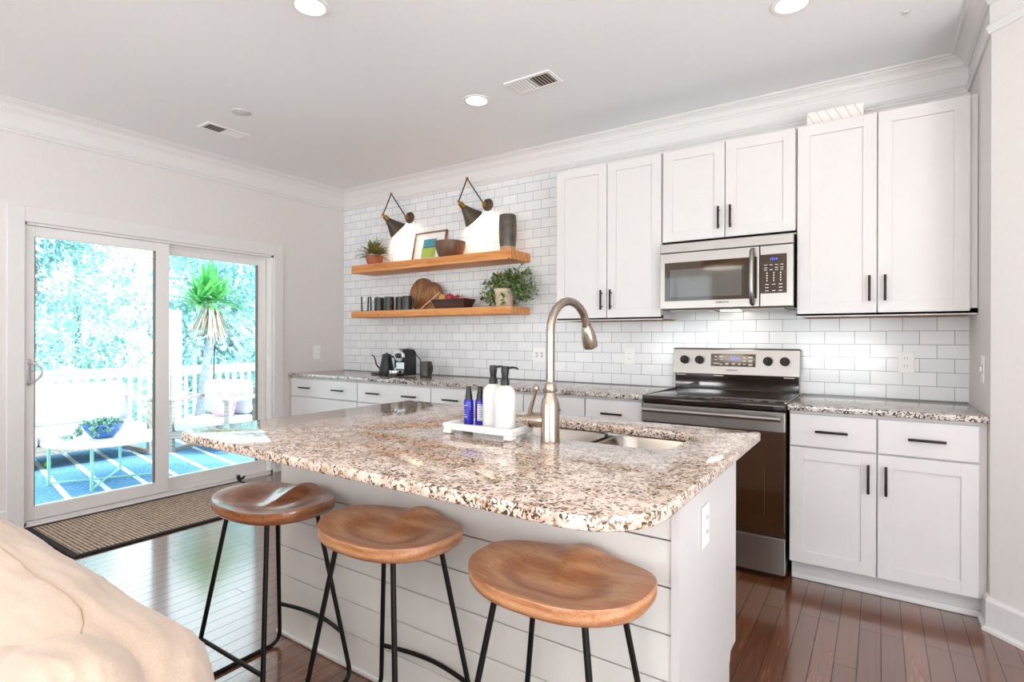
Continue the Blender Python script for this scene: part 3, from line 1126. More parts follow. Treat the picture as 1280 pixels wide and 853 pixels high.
lv.sphere((fx - .043, fy - .017, 1.087), .0105, (1, 1, 1.2))
lv.build('lever', M['nickel'], t, 60)
MB().cyl((fx - .089, fy - .004, .979), .018, .016, 'X', 18, .003).build('end_cap', M['nickel'], t, 40)

# ------------------------------------------------------------------ tray and bottles
t = thing('footed_tray', 'white marble footed tray on the island beside the faucet', 'tray', (-1.13, 1.535, .914))
x0, x1, y0, y1 = -1.278, -.985, 1.468, 1.606
m = MB()
m.prism(rounded_rect(x0, x1, y0, y1, .012, 4), .930, .940, .002)
for (a, b_, c_, d_) in ((x0, x1, y0, y0 + .013), (x0, x1, y1 - .013, y1), (x0, x0 + .013, y0 + .012, y1 - .012), (x1 - .013, x1, y0 + .012, y1 - .012)):
    m.box(a, b_, c_, d_, .934, .953, .003)
m.build('tray_body', M['white_marble'], t, 40)
for (a, b_) in ((x0, y0), (x1 - .035, y0), (x0, y1 - .035), (x1 - .035, y1 - .035)):
    MB().box(a, a + .035, b_, b_ + .035, .9145, .9305, .006, 3).build('foot', M['white_marble'], t, 40)


def soap(x, y, label):
    t = thing('soap_dispenser', label, 'soap bottle', (x, y, .940), 'white pump bottles on the tray')
    z = .9405
    MB().lathe([(0, z), (.034, z), (.0370, z + .004), (.0370, z + .112), (.0355, z + .126), (.030, z + .138), (.020, z + .147), (.0150, z + .150), (.0145, z + .154), (0, z + .154)], 28, (x, y, 0)).build('bottle', M['white_ceramic'], t, 40)
    c = MB().lathe([(0, z + .150), (.0150, z + .150), (.0150, z + .170), (.0140, z + .172), (0, z + .172)], 22, (x, y, 0)).build('collar', M['black_plastic'], t, 40)
    p = MB().lathe([(0, z + .171), (.0105, z + .171), (.0115, z + .184), (.0135, z + .196), (.0130, z + .212), (.0115, z + .215), (0, z + .216)], 20, (x, y, 0))
    p.tube([(x + .005, y + .003, z + .209), (x + .022, y + .014, z + .211), (x + .032, y + .021, z + .209), (x + .037, y + .025, z + .205)], [.0042, .0038, .0034, .003], 8)
    p.build('pump', M['black_plastic'], t, 45)


soap(-1.047, 1.521, 'white pump soap bottle on the tray, nearest the faucet')
soap(-1.118, 1.552, 'white pump soap bottle on the tray, between the other white bottle and the blue sprays')


def spray(x, y, label, face):
    t = thing('spray_bottle', label, 'spray bottle', (x, y, .940), 'small cobalt blue spray bottles on the tray')
    z = .9405
    MB().lathe([(0, z), (.0165, z), (.0175, z + .002), (.0175, z + .082), (.0165, z + .088), (.012, z + .092), (0, z + .092)], 20, (x, y, 0)).build('bottle', M['blue_bottle'], t, 40)
    MB().lathe([(0, z + .090), (.0135, z + .090), (.0130, z + .100), (.0095, z + .122), (.0080, z + .135), (.0075, z + .137), (0, z + .137)], 18, (x, y, 0)).build('cap', M['black_plastic'], t, 40)
    l = MB()
    tt = bmesh.new()
    rows = []
    for zz in (z + .016, z + .074):
        rows.append([tt.verts.new((x + .0179 * math.cos(R(face + a)), y + .0179 * math.sin(R(face + a)), zz)) for a in range(-50, 51, 10)])
    for i in range(len(rows[0]) - 1):
        tt.faces.new((rows[0][i], rows[0][i + 1], rows[1][i + 1], rows[1][i]))
    l.merge(tt)
    lab = l.build('paper_label', M['label'] if face > -90 else M['blue_bottle'], t, 40)
    mk = MB()
    for i in range(7):
        zz = z + .02 + i * .008
        a0 = face - 40
        tt = bmesh.new()
        r_ = .0182
        ln = 30 + (i * 37) % 45
        lo = [tt.verts.new((x + r_ * math.cos(R(a0 + a)), y + r_ * math.sin(R(a0 + a)), zz)) for a in range(0, ln, 6)]
        hi = [tt.verts.new((v.co.x, v.co.y, zz + .0022)) for v in lo]
        for j in range(len(lo) - 1):
            tt.faces.new((lo[j], lo[j + 1], hi[j + 1], hi[j]))
        mk.merge(tt)
    mk.build('print_lines', M['marks_dark'] if face > -90 else M['label'], lab, 0)


spray(-1.221, 1.545, 'cobalt spray bottle with blue printed side, outermost on the tray', -100)
spray(-1.186, 1.566, 'cobalt spray bottle with pale paper label, next to the white soap bottle', -35)


# ------------------------------------------------------------------ bar stools
def seat_mesh(mb):
    W, Dp = .233, .168
    nseg, nr = 56, 18
    tt = bmesh.new()

    def outline(a):
        c, s = math.cos(a), math.sin(a)
        e = 2.9 if s > 0 else 2.45
        k = (abs(c) ** e + abs(s) ** e) ** (-1 / e)
        x, y = W * k * c, Dp * k * s
        if y < 0:
            x *= 1 - .05 * (-y / Dp) ** 2
            y *= 1.0
        else:
            x *= 1 - .08 * (y / Dp) ** 2.5
        return x, y

    def top(x, y):
        u, v = x / W, y / Dp
        zz = .682
        hol = .020 * math.exp(-((abs(x) - .085) / .072) ** 2 - ((y + .010) / .105) ** 2)
        mid = .022 * math.exp(-(x / .075) ** 2 - ((y + .045) / .075) ** 2)
        ridge = .021 * math.exp(-(x / .060) ** 2 - ((y - .125) / .065) ** 2)
        side = .006 * abs(u) ** 2
        edge = -.012 * max(0, v - .3) * (1 - math.exp(-(x / .06) ** 2))
        return zz - hol - mid + ridge + side + edge - .004

    cen = tt.verts.new((0, 0, top(0, 0)))
    rings = []
    for i in range(1, nr + 1):
        f = (i / nr) ** .9
        row = []
        for k in range(nseg):
            x, y = outline(2 * PI * k / nseg)
            row.append(tt.verts.new((x * f, y * f, top(x * f, y * f))))
        rings.append(row)
    th = .040
    for (f, dz) in ((1.008, -.004), (1.008, -.020), (1.0, -.032), (.965, -.040), (.80, -.041)):
        row = []
        for k in range(nseg):
            x, y = outline(2 * PI * k / nseg)
            base_z = top(x, y)
            if f < .97:
                base_z = .677 * .5 + base_z * .5
            row.append(tt.verts.new((x * f, y * f, base_z + dz)))
        rings.append(row)
    for k in range(nseg):
        tt.faces.new((cen, rings[0][k], rings[0][(k + 1) % nseg]))
    for i in range(len(rings) - 1):
        for k in range(nseg):
            k2 = (k + 1) % nseg
            tt.faces.new((rings[i][k], rings[i + 1][k], rings[i + 1][k2], rings[i][k2]))
    tt.faces.new(list(reversed(rings[-1])))
    bmesh.ops.recalc_face_normals(tt, faces=tt.faces)
    mb.merge(tt)
    return mb


LR = .0078
FX, FYF, FYN = .219, .175, -.175
TX, TYF, TYN = .118, .095, -.095


def make_stool(label, mat):
    t = thing('bar_stool', label, 'stool', (0, 0, 0), 'saddle-seat bar stools along the island')
    seat_mesh(MB()).build('seat', mat, t, 60)
    zt = .637
    MB().box(-TX - .02, TX + .02, TYN - .015, TYF + .015, .630, .637, .002).build('seat_plate', M['black'], t, 0)
    for s in (-1, 1):
        # far leg, floor runner and near leg of each side, bent from one rod and split for its parts
        far = bend([(s * TX, TYF, zt), (s * FX, FYF, LR), (s * FX, .0, LR)], .05, 6)
        near = bend([(s * TX, TYN, zt), (s * FX, FYN, LR), (s * FX, .0, LR)], .05, 6)
        MB().tube(far, LR, 10).build('leg', M['black'], t, 60)
        MB().tube(near, LR, 10).build('leg', M['black'], t, 60)

    def on_leg(sx, yT, yF, z):
        f = (zt - z) / (zt - LR)
        return Vector((sx * (TX + (FX - TX) * f), yT + (yF - yT) * f, z))
    a, b = on_leg(-1, TYF, FYF, .178), on_leg(1, TYF, FYF, .178)
    pts = []
    for i in range(13):
        u = i / 12
        p = a.lerp(b, u)
        p.y += .028 * math.sin(PI * u)
        pts.append(p)
    MB().tube(pts, LR * .95, 10).build('footrest', M['black'], t, 60)
    a, b = on_leg(-1, TYN, FYN, .175), on_leg(1, TYN, FYN, .175)
    MB().tube([a, b], LR * .9, 10).build('stretcher', M['black'], t, 60)
    return t


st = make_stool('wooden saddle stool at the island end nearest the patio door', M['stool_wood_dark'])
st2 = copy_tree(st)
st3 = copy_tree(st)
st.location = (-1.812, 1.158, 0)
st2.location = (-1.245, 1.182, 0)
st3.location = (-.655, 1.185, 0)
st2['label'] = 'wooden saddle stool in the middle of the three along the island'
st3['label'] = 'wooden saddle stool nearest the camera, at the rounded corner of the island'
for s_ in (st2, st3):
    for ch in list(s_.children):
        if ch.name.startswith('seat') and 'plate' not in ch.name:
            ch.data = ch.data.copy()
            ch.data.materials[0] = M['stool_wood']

# ------------------------------------------------------------------ range
RX0, RX1 = -1.153, -.391
RC = (RX0 + RX1) / 2
t = thing('electric_range', 'stainless electric range with black glass top and oven door', 'range', (RC, 3.42, 0))
MB().box(RX0 + .004, RX1 - .004, 3.141, 3.745, .02, .895).box(RX0 + .03, RX1 - .03, 3.17, 3.72, 0, .02).build('body', M['brown_panel'], t, 0)
MB().box(RX0, RX1, 3.105, 3.700, .897, .9185, .004, 3).build('cooktop', M['cooktop'], t, 40)
lp = MB()
lp.box(RX0, RX1, 3.092, 3.125, .876, .9175, .012, 4)
lp.build('front_lip', M['cooktop'], t, 40)
MB().box(RX1 - .012, RX1, 3.12, 3.70, .915, .922, .002).build('side_rail', M['steel'], t, 0)
MB().box(RX0, RX0 + .012, 3.12, 3.70, .915, .922, .002).build('side_rail', M['steel'], t, 0)
od = MB().box(RX0 + .004, RX1 - .004, 3.098, 3.138, .250, .768, .004).build('oven_door', M['oven_glass'], t, 0)
MB().box(RX0 + .004, RX1 - .004, 3.094, 3.138, .769, .872, .003).build('door_trim', M['steel'], od, 0)
MB().box(RX0 + .10, RX1 - .10, 3.0965, 3.0985, .335, .675, .001).build('oven_window', M['oven_glass'], od, 0)
hm = MB().tube([(RX0 + .020, 3.045, .843), (RX1 - .020, 3.045, .843)], .0135, 16)
hm.box(RX0 + .03, RX0 + .06, 3.045, 3.095, .834, .852, .004).box(RX1 - .06, RX1 - .03, 3.045, 3.095, .834, .852, .004)
hm.build('handle', M['steel'], od, 40)
MB().box(RX0 + .004, RX1 - .004, 3.100, 3.138, .035, .222, .003).build('storage_drawer', M['steel'], t, 0)
MB().box(RX0 + .004, RX1 - .004, 3.108, 3.14, .222, .250).build('drawer_gap', M['brown_panel'], t, 0)
bg = MB().box(RX0 + .006, RX1 - .006, 3.705, D - .005, .915, 1.178, .003)
bg.build('backguard', M['cooktop'], t, 0)
cp = MB()
th_ = R(8)
mt = Matrix.Translation((RC, 3.690, 1.100)) @ Matrix.Rotation(-th_, 4, 'X')
cp.box(-.381, .381, -.010, .020, -.083, .083, .004, mat=mt)
cpo = cp.build('control_panel', M['steel'], t, 0)
MB().box(-.381, .381, -.011, .06, .083, .088, .001, mat=mt).build('panel_cap', M['black_plastic'], cpo, 0)
for xk in (-1.074, -.977, -.565, -.471):
    kx = xk - RC
    km = MB().cyl((kx, -.024, .009), .0265, .028, 'Y', 24, .004)
    km.box(kx - .0055, kx + .0055, -.047, -.036, -.015, .033, .003)
    bmesh.ops.transform(km.b, matrix=mt, verts=km.b.verts)
    kb = km.build('knob', M['bronze'], cpo, 40)
    km = MB().box(kx - .0016, kx + .0016, -.0482, -.0468, .008, .032)
    bmesh.ops.transform(km.b, matrix=mt, verts=km.b.verts)
    km.build('knob_marks', M['marks_dark'], kb, 0)
dm = MB().box(-.135, .135, -.0125, -.008, -.028, .052, .001, mat=mt)
dp = dm.build('display', M['oven_glass'], cpo, 0)
text_mesh('clock_digits', '12:15', .024, mt @ Vector((.012, -.0132, .022)), Matrix.Rotation(-th_, 4, 'X') @ ROT_FRONT, M['display_blue'], dp)
mk = MB()
for (x, z, w_) in ((-.105, .034, .018), (-.07, .034, .018), (-.105, .014, .02), (-.07, .014, .02), (-.10, -.010, .034), (-.072, -.016, .016), (-.035, -.008, .022), (-.035, -.015, .018),
                   (.005, -.008, .022), (.005, -.015, .018), (.04, -.008, .016), (.04, -.015, .016), (.07, -.012, .018), (.07, .030, .014), (.07, .008, .012),
                   (.105, .034, .024), (.105, .030, .024), (.105, .012, .024), (.105, .004, .024), (.105, -.010, .024), (.105, -.018, .024)):
    mk.box(x - w_ / 2, x + w_ / 2, -.0132, -.0122, z - .0016, z + .0016, mat=mt)
mk.build('display_marks', M['marks'], dp, 0)
text_mesh('lettering', 'SAMSUNG', .0135, mt @ Vector((-.003, -.0105, -.052)), Matrix.Rotation(-th_, 4, 'X') @ ROT_FRONT, M['marks_dark'], cpo, sx=1.15)
vs = MB()
for x in (-1.10, -.86, -.45):
    vs.box(x - .03, x + .03, 3.682, 3.706, 1.008, 1.016, .002)
vs.build('vent_clip', M['steel'], t, 0)

# ------------------------------------------------------------------ microwave
MX0, MX1, MY = -1.141, -.392, 3.371
t = thing('microwave_oven', 'stainless over-the-range microwave with dark window and keypad', 'microwave', ((MX0 + MX1) / 2, 3.57, 1.432))
mb_ = MB().box(MX0 + .006, MX1 - .002, MY + .03, D - .001, 1.428, 1.840)
mb_.build('body', M['brown_panel'], t, 0)
MB().box(MX0, MX1, MY, MY + .04, 1.782, 1.838, .003).build('vent_grille', M['steel'], t, 0)
md = MB().box(MX0, -.566, MY, MY + .035, 1.434, 1.779, .003).build('door', M['steel'], t, 0)
MB().box(MX0 + .030, -.577, MY - .0015, MY + .01, 1.482, 1.720, .001).build('door_glass', M['mw_glass'], md, 0)
MB().box(MX0 + .062, -.660, MY - .0025, MY + .008, 1.503, 1.676, .001).build('window', M['mw_window'], md, 0)
MB().tube([(-.600, MY, 1.452), (-.600, MY - .030, 1.462), (-.600, MY - .040, 1.53), (-.600, MY - .042, 1.606), (-.600, MY - .040, 1.68), (-.600, MY - .030, 1.750), (-.600, MY, 1.760)], .0135, 14).build('handle', M['steel'], md, 60)
text_mesh('lettering', 'SAMSUNG', .0145, (-.767, MY - .0004, 1.467), ROT_FRONT, M['marks_dark'], md, sx=1.15)
kp = MB().box(-.562, MX1, MY, MY + .035, 1.434, 1.779, .003).build('control_panel', M['steel'], t, 0)
kg = MB().box(-.560, -.424, MY - .0015, MY + .01, 1.508, 1.728, .001).build('keypad', M['mw_glass'], kp, 0)
text_mesh('clock_digits', '12:15', .017, (-.490, MY - .0022, 1.700), ROT_FRONT, M['display_blue'], kg)
mk = MB()
for r_, zz in enumerate((1.668, 1.652, 1.640)):
    for x in (-.532, -.504, -.476, -.449):
        if r_ == 1 and x in (-.504,):
            continue
        mk.box(x - .008, x + .008, MY - .0024, MY - .0012, zz - .0015, zz + .0015)
for zz in (1.622, 1.608, 1.594, 1.580):
    for x in (-.525, -.490, -.455):
        mk.box(x - .0025, x + .0025, MY - .0024, MY - .0012, zz - .004, zz + .004)
for x, zz in ((-.525, 1.558), (-.490, 1.558), (-.455, 1.558), (-.525, 1.540), (-.455, 1.540), (-.525, 1.522), (-.490, 1.522), (-.455, 1.522)):
    mk.box(x - .009, x + .009, MY - .0024, MY - .0012, zz - .0018, zz + .0018)
mk.build('keypad_marks', M['marks'], kg, 0)
un = MB().box(MX0 + .05, MX0 + .29, MY + .05, MY + .28, 1.421, 1.428, .002).box(MX1 - .29, MX1 - .05, MY + .05, MY + .28, 1.421, 1.428, .002)
un.build('grease_filter', M['steel'], t, 0)
lamp = MB().box(-.82, -.71, MY + .18, MY + .26, 1.424, 1.4279).build('cooktop_light', M['can_glow'], t, 0)
a_ = area('cooktop_light_beam', (-.766, MY + .22, 1.418), (0, .12, -1), .12, .08, 0.45, (1.0, .93, .82))
a_.parent = t
a_.location = a_.location - t.location

# ------------------------------------------------------------------ floating shelves
SHX0, SHX1, SHY = -4.190, -2.350, 3.491
sh_hi = tag(MB().box(SHX0, SHX1, SHY, D - .001, 1.864, 1.936, .003).build('floating_shelf', M['shelf_wood'], None, 0),
            'upper thick pine floating shelf, holding the fern, artwork and vase', 'shelf', 'pine floating shelves')
sh_lo = tag(MB().box(SHX0, SHX1, SHY, D - .001, 1.441, 1.499, .003).build('floating_shelf', M['shelf_wood'], None, 0),
            'lower thick pine floating shelf, holding the mugs and trailing plant', 'shelf', 'pine floating shelves')


# ------------------------------------------------------------------ leaves
def leaf_quad(t, p, d, side, L, W, droop=0.0):
    """a pointed leaf along d with a slight fold"""
    d = d.normalized()
    side = (side - d * side.dot(d))
    if side.length < 1e-4:
        side = Vector((1, 0, 0)).cross(d)
    side.normalize()
    up = d.cross(side)
    a = t.verts.new(p)
    m1 = p + d * L * .45
    e = p + d * L + Vector((0, 0, -droop * L))
    l = t.verts.new(m1 + side * W / 2 + up * W * .12)
    r = t.verts.new(m1 - side * W / 2 + up * W * .12)
    c = t.verts.new(m1 - up * W * .05)
    b = t.verts.new(e)
    t.faces.new((a, r, c)); t.faces.new((a, c, l)); t.faces.new((c, b, l)); t.faces.new((c, r, b))


def rv(s=1.0):
    return Vector((random.uniform(-s, s), random.uniform(-s, s), random.uniform(-s, s)))


# potted fern on the top shelf
px, py, pz = -4.025, 3.63, 1.936
t = thing('potted_fern', 'spiky olive fern in a terracotta bowl at the left end of the upper shelf', 'plant', (px, py, pz))
MB().lathe([(0, pz), (.052, pz), (.066, pz + .02), (.079, pz + .058), (.080, pz + .100), (.074, pz + .102), (.072, pz + .085), (0, pz + .080)], 26, (px, py, 0)).build('pot', M['terracotta'], t, 40)
MB().lathe([(0, pz + .125), (.05, pz + .118), (.071, pz + .088)], 20, (px, py, 0)).build('moss', plain('pale_moss', '#d8d0c0', 0.9, var=.2, scale=60), t, 40)
tt = bmesh.new()
for i in range(60):
    a = random.uniform(0, 2 * PI)
    el = random.uniform(5, 78)
    d = Vector((math.cos(a) * math.cos(R(el)) * 1.25, math.sin(a) * math.cos(R(el)) * .6, math.sin(R(el))))
    L = random.uniform(.15, .235)
    p = Vector((px, py, pz + .10))
    curve = random.uniform(.1, .8)
    for k in range(1, 10):
        u = k / 10
        q = p + d * L * u + Vector((0, 0, -curve * L * u * u * .6))
        tang = (d + Vector((0, 0, -curve * u * 1.2))).normalized()
        sd = tang.cross(Vector((0, 0, 1)))
        if sd.length < .1:
            sd = Vector((1, 0, 0))
        sd.normalize()
        for s in (-1, 1):
            ld = (sd * s + tang * .9 + rv(.25)).normalized()
            if q.y + ld.y * .03 > D - .01:
                continue
            leaf_quad(tt, q, ld, tang, .046 * (1.2 - u), .018)
m = MB(); m.merge(tt); m.build('foliage', M['fern_leaf'], t, 0)
st_ = MB()
st_.tube([(px - .02, py, pz + .1), (px - .015, py, pz + .2), (px - .015, py - .005, pz + .285)], [.003, .0022, .001], 5)
st_.tube([(px + .02, py, pz + .1), (px + .07, py, pz + .2), (px + .095, py - .005, pz + .27)], [.003, .0022, .001], 5)
st_.build('stem', M['fern_leaf'], t, 40)

# framed artwork leaning on the wall
t = thing('framed_artwork', 'framed abstract landscape print leaning on the tiles above the upper shelf', 'picture', (-3.43, 3.70, 1.936))
W_, H_ = .390, .292
lean = Matrix.Translation((-3.410, 3.702, 1.9375)) @ Matrix.Rotation(R(-11), 4, 'X')
m = MB()
fw = .016
m.box(-W_ / 2, -W_ / 2 + fw, -.012, .008, 0, H_, .002, mat=lean).box(W_ / 2 - fw, W_ / 2, -.012, .008, 0, H_, .002, mat=lean)
m.box(-W_ / 2, W_ / 2, -.012, .008, 0, fw, .002, mat=lean).box(-W_ / 2, W_ / 2, -.012, .008, H_ - fw, H_, .002, mat=lean)
m.build('frame', M['frame_wood'], t, 0)
a1 = MB().box(-W_ / 2 + .01, W_ / 2 - .01, -.003, .003, .01, H_ - .01, mat=lean).build('mat_board', M['art_white'], t, 0)
MB().box(-.075, .085, -.0045, -.002, .145, .220, mat=lean).build('sky_patch', M['art_blue'], a1, 0)
MB().box(-.085, .085, -.0045, -.002, .045, .140, mat=lean).build('field_patch', M['art_green'], a1, 0)
MB().box(-.078, .085, -.0046, -.002, .138, .147, mat=lean).build('horizon_band', M['art_dark'], a1, 0)

# brown bowl
bx, by, bz = -3.038, 3.585, 1.936
tag(MB().lathe([(0, bz), (.085, bz), (.100, bz + .010), (.126, bz + .080), (.132, bz + .132), (.128, bz + .134), (.118, bz + .085), (.090, bz + .020), (0, bz + .012)], 36, (bx, by, 0)).build('bowl', M['bowl_brown'], None, 40),
    'wide brown bowl on the upper shelf, in front of the framed print', 'bowl')
# vase
vx, vy, vz = -2.471, 3.622, 1.936
t = thing('ceramic_vase', 'tall dark glazed vase with bare clay foot at the right end of the upper shelf', 'vase', (vx, vy, vz))
MB().lathe([(0, vz), (.060, vz), (.062, vz + .004), (.064, vz + .045), (0, vz + .046)], 30, (vx, vy, 0)).build('foot', M['vase_base'], t, 40)['label'] = 'unglazed clay foot'
MB().lathe([(.064, vz + .044), (.070, vz + .10), (.073, vz + .18), (.071, vz + .255), (.068, vz + .296), (.064, vz + .300), (.060, vz + .295), (.063, vz + .24), (.062, vz + .06), (0, vz + .05)], 34, (vx, vy, 0)).build('vessel', M['vase'], t, 40)


# wall sconces
def sconce(x, label):
    """x: wall plate centre"""
    zp = 2.388
    t = thing('wall_sconce', label, 'wall lamp', (x, D, zp), 'swing-arm sconces above the shelves')
    pl = MB().lathe([(0, .0), (.052, .0), (.054, -.004), (.050, -.014), (.020, -.022), (0, -.022)], 28, mat=Matrix.Translation((x, D - .0005, zp)) @ Matrix.Rotation(-PI / 2, 4, 'X'))
    # lathe z axis -> -Y (out of the wall)
    pl.build('wall_plate', M['shade'], t, 40)
    MB().cyl((x - .01, D - .032, zp), .020, .040, 'Y', 18, .004).build('pivot', M['brass'], t, 40)
    p0 = Vector((x - .02, D - .048, zp + .012))
    p1 = Vector((x - .148, D - .105, zp + .225))
    p2 = Vector((x - .178, D - .180, zp + .018))
    MB().tube([p0, p1], .0052, 8).build('arm', M['black'], t, 40)
    MB().tube([p1, p2], .0052, 8).build('arm', M['black'], t, 40)
    MB().sphere(p1, .013).build('elbow', M['brass'], t, 60)
    MB().sphere(p2, .013).build('knuckle', M['brass'], t, 60)
    ax = Vector((.30, .66, -.66)).normalized()
    q = Matrix.Translation(p2) @ Vector((0, 0, 1)).rotation_difference(ax).to_matrix().to_4x4()
    s_ = MB().lathe([(0, .0), (.012, 0), (.012, .016), (.024, .020), (.024, .032), (.019, .036), (.024, .040), (.024, .058), (.018, .064), (0, .064)], 20, mat=q).build('socket', M['brass'], t, 40)
    sh = MB().lathe([(.018, .058), (.026, .062), (.034, .080), (.052, .120), (.074, .160), (.094, .196), (.096, .200), (.092, .199), (.071, .160), (.049, .120), (.031, .080), (.018, .064)], 32, mat=q)
    sh.build('lamp_shade', M['shade'], t, 40)
    MB().lathe([(0, .064), (.012, .066), (.013, .085), (.026, .115), (.028, .135), (.018, .155), (0, .160)], 18, mat=q).build('bulb', M['bulb'], t, 60)
    l = bpy.data.lights.new('sconce_light', 'SPOT')
    l.energy = 12.0
    l.color = (1.0, .80, .56)
    l.shadow_soft_size = .03
    l.spot_size = R(150)
    l.spot_blend = .6
    lo = bpy.data.objects.new('sconce_light', l)
    C.objects.link(lo)
    lo.parent = t
    lo.location = (q @ Vector((0, 0, .168))) - t.location
    lo.rotation_euler = ax.to_track_quat('-Z', 'Y').to_euler()
    return t


sconce(-3.690, 'black swing-arm sconce over the fern, nearer the patio door')
sconce(-2.775, 'black swing-arm sconce over the vase, nearer the wall cabinets')

# ------------------------------------------------------------------ lower shelf things
ZS = 1.499


def tumbler(x, y, label):
    o = MB().lathe([(0, ZS + .0005), (.033, ZS + .0005), (.035, ZS + .004), (.040, ZS + .150), (.0388, ZS + .150), (.0338, ZS + .010), (0, ZS + .008)], 26, (x, y, 0)).build('drinking_glass', M['glass'], None, 50)
    return tag(o, label, 'glass', 'clear tumblers on the lower shelf')


tumbler(-4.168, 3.640, 'clear tumbler at the far left end of the lower shelf')
tumbler(-4.075, 3.672, 'clear tumbler between the other glass and the first dark mug')


def mug(x, y, ha, label, z=ZS, r=.045, h=.130, grp='dark stoneware mugs on the lower shelf', name='coffee_mug', cat='mug'):
    t = thing(name, label, cat, (x, y, z), grp)
    MB().lathe([(0, z + .0005), (r - .004, z + .0005), (r, z + .005), (r, z + h - .002), (r - .002, z + h), (r - .005, z + h - .002), (r - .006, z + .010), (0, z + .008)], 28, (x, y, 0)).build('cup', M['dark_ceramic'], t, 40)
    c, s = math.cos(R(ha)), math.sin(R(ha))
    pts = [(x + c * (r - .004 + o), y + s * (r - .004 + o), z + h * f) for o, f in ((0, .82), (.022, .84), (.036, .72), (.038, .5), (.032, .32), (.018, .2), (0, .2))]
    MB().tube(pts, .0062, 8).build('handle', M['dark_ceramic'], t, 60)
    return t


mug(-3.925, 3.600, 60, 'dark stoneware mug nearest the clear glasses')
mug(-3.775, 3.585, -30, 'dark stoneware mug with its handle showing, second from the glasses')
mug(-3.695, 3.650, 80, 'dark stoneware mug tucked behind its neighbours, third from the glasses')
mug(-3.560, 3.600, -5, 'dark stoneware mug beside the round cutting boards')

# cutting boards leaning on the wall
def disc_pts(cx, cz, r, n=40):
    return [(cx + r * math.cos(2 * PI * i / n), cz + r * math.sin(2 * PI * i / n)) for i in range(n)]


t = thing('cutting_board', 'large round acacia board leaning at the back of the lower shelf', 'cutting board', (-3.475, 3.74, ZS), 'wooden boards on the lower shelf')
lean = Matrix.Translation((-3.505, 3.728, ZS + .0015)) @ Matrix.Rotation(R(-4), 4, 'X') @ ROT_FRONT
MB().prism(disc_pts(0, .151, .151), -.009, .009, .004, 2, mat=lean).build('board', M['board_wood'], t, 40)
t = thing('cutting_board', 'striped acacia paddle board overlapping the round board, beside the fruit tray', 'cutting board', (-3.35, 3.68, ZS), 'wooden boards on the lower shelf')
lean = Matrix.Translation((-3.350, 3.676, ZS + .003)) @ Matrix.Rotation(R(-8), 4, 'X') @ ROT_FRONT
dirn = Vector((-.80, -.60))
cz = .128
pts = []
ang = math.atan2(-.55, -.83)
for i in range(41):
    a = ang + R(16) + (2 * PI - R(32)) * i / 40
    pts.append((.126 * math.cos(a), cz + .126 * math.sin(a)))
hd = Vector((math.cos(ang), math.sin(ang)))
nd_ = Vector((-hd.y, hd.x))
for l_, w_ in ((.150, -.026), (.205, -.024), (.218, -.010), (.218, .010), (.205, .024), (.150, .026)):
    p = Vector((0, cz)) + hd * l_ + nd_ * w_
    pts.append((p.x, max(.002, p.y)))
MB().prism(pts, -.008, .008, .003, 2, mat=lean).build('board', M['board_wood'], t, 40)
sm = MB().box(-.15, .12, -.005, .005, -.004, .0095, .0005, mat=lean @ Matrix.Translation((.0, .085, .0)) @ Matrix.Rotation(R(34), 4, 'Z'))
sm.build('pale_inlay', plain('maple_inlay', '#e3c09a', .5), t, 0)['label'] = 'pale diagonal inlay stripe'

# fruit tray
t = thing('fruit_tray', 'dark wooden flared tray holding the fruit on the lower shelf', 'tray', (-3.04, 3.61, ZS))
tt = bmesh.new()
x0, x1, y0, y1 = -3.165, -2.835, 3.515, 3.645
lv = []
for ins, z in ((0.012, ZS + .0005), (-.016, ZS + .078), (-.008, ZS + .078), (.018, ZS + .012)):
    lv.append([tt.verts.new((x, y, z)) for x, y in ((x0 + ins, y0 + ins), (x1 - ins, y0 + ins), (x1 - ins, y1 - ins), (x0 + ins, y1 - ins))])
for i in range(3):
    for k in range(4):
        k2 = (k + 1) % 4
        tt.faces.new((lv[i][k], lv[i][k2], lv[i + 1][k2], lv[i + 1][k]))
tt.faces.new(lv[-1]); tt.faces.new(list(reversed(lv[0])))
bmesh.ops.recalc_face_normals(tt, faces=tt.faces)
m = MB(); m.merge(tt); m.build('tray_body', M['tray_wood'], t, 0)


def fruit(name, x, y, z, r, mat, label, cat, sc=(1, 1, .92), stem=True, grp=None):
    t = thing(name, label, cat, (x, y, z - r * sc[2]), grp)
    MB().sphere((x, y, z), r, sc).build('flesh', mat, t, 60)
    if stem:
        MB().tube([(x, y, z + r * sc[2] * .9), (x + .004, y, z + r * sc[2] + .014)], .0025, 6).build('stem', M['stem'], t, 40)


fruit('pear', -3.118, 3.580, ZS + .082, .036, M['lemon'], 'golden pear at the left of the fruit tray', 'fruit', (1, 1, 1.35))
fruit('apple', -3.045, 3.590, ZS + .094, .040, M['apple'], 'red apple sitting highest in the tray, beside the pear', 'fruit', grp='red apples in the tray')
fruit('apple', -2.962, 3.592, ZS + .080, .038, M['apple'], 'red apple behind the pink one in the fruit tray', 'fruit', grp='red apples in the tray')
fruit('apple', -3.002, 3.562, ZS + .052, .030, M['onion'], 'paler pink apple at the front of the fruit tray', 'fruit')
fruit('shallot', -2.905, 3.580, ZS + .070, .030, M['onion'], 'pinkish shallot right of the apples in the tray', 'vegetable', (1, 1, 1.2))
fruit('shallot', -2.868, 3.605, ZS + .052, .022, M['onion'], 'small shallot at the right end of the tray', 'vegetable', (1, 1, 1.2))

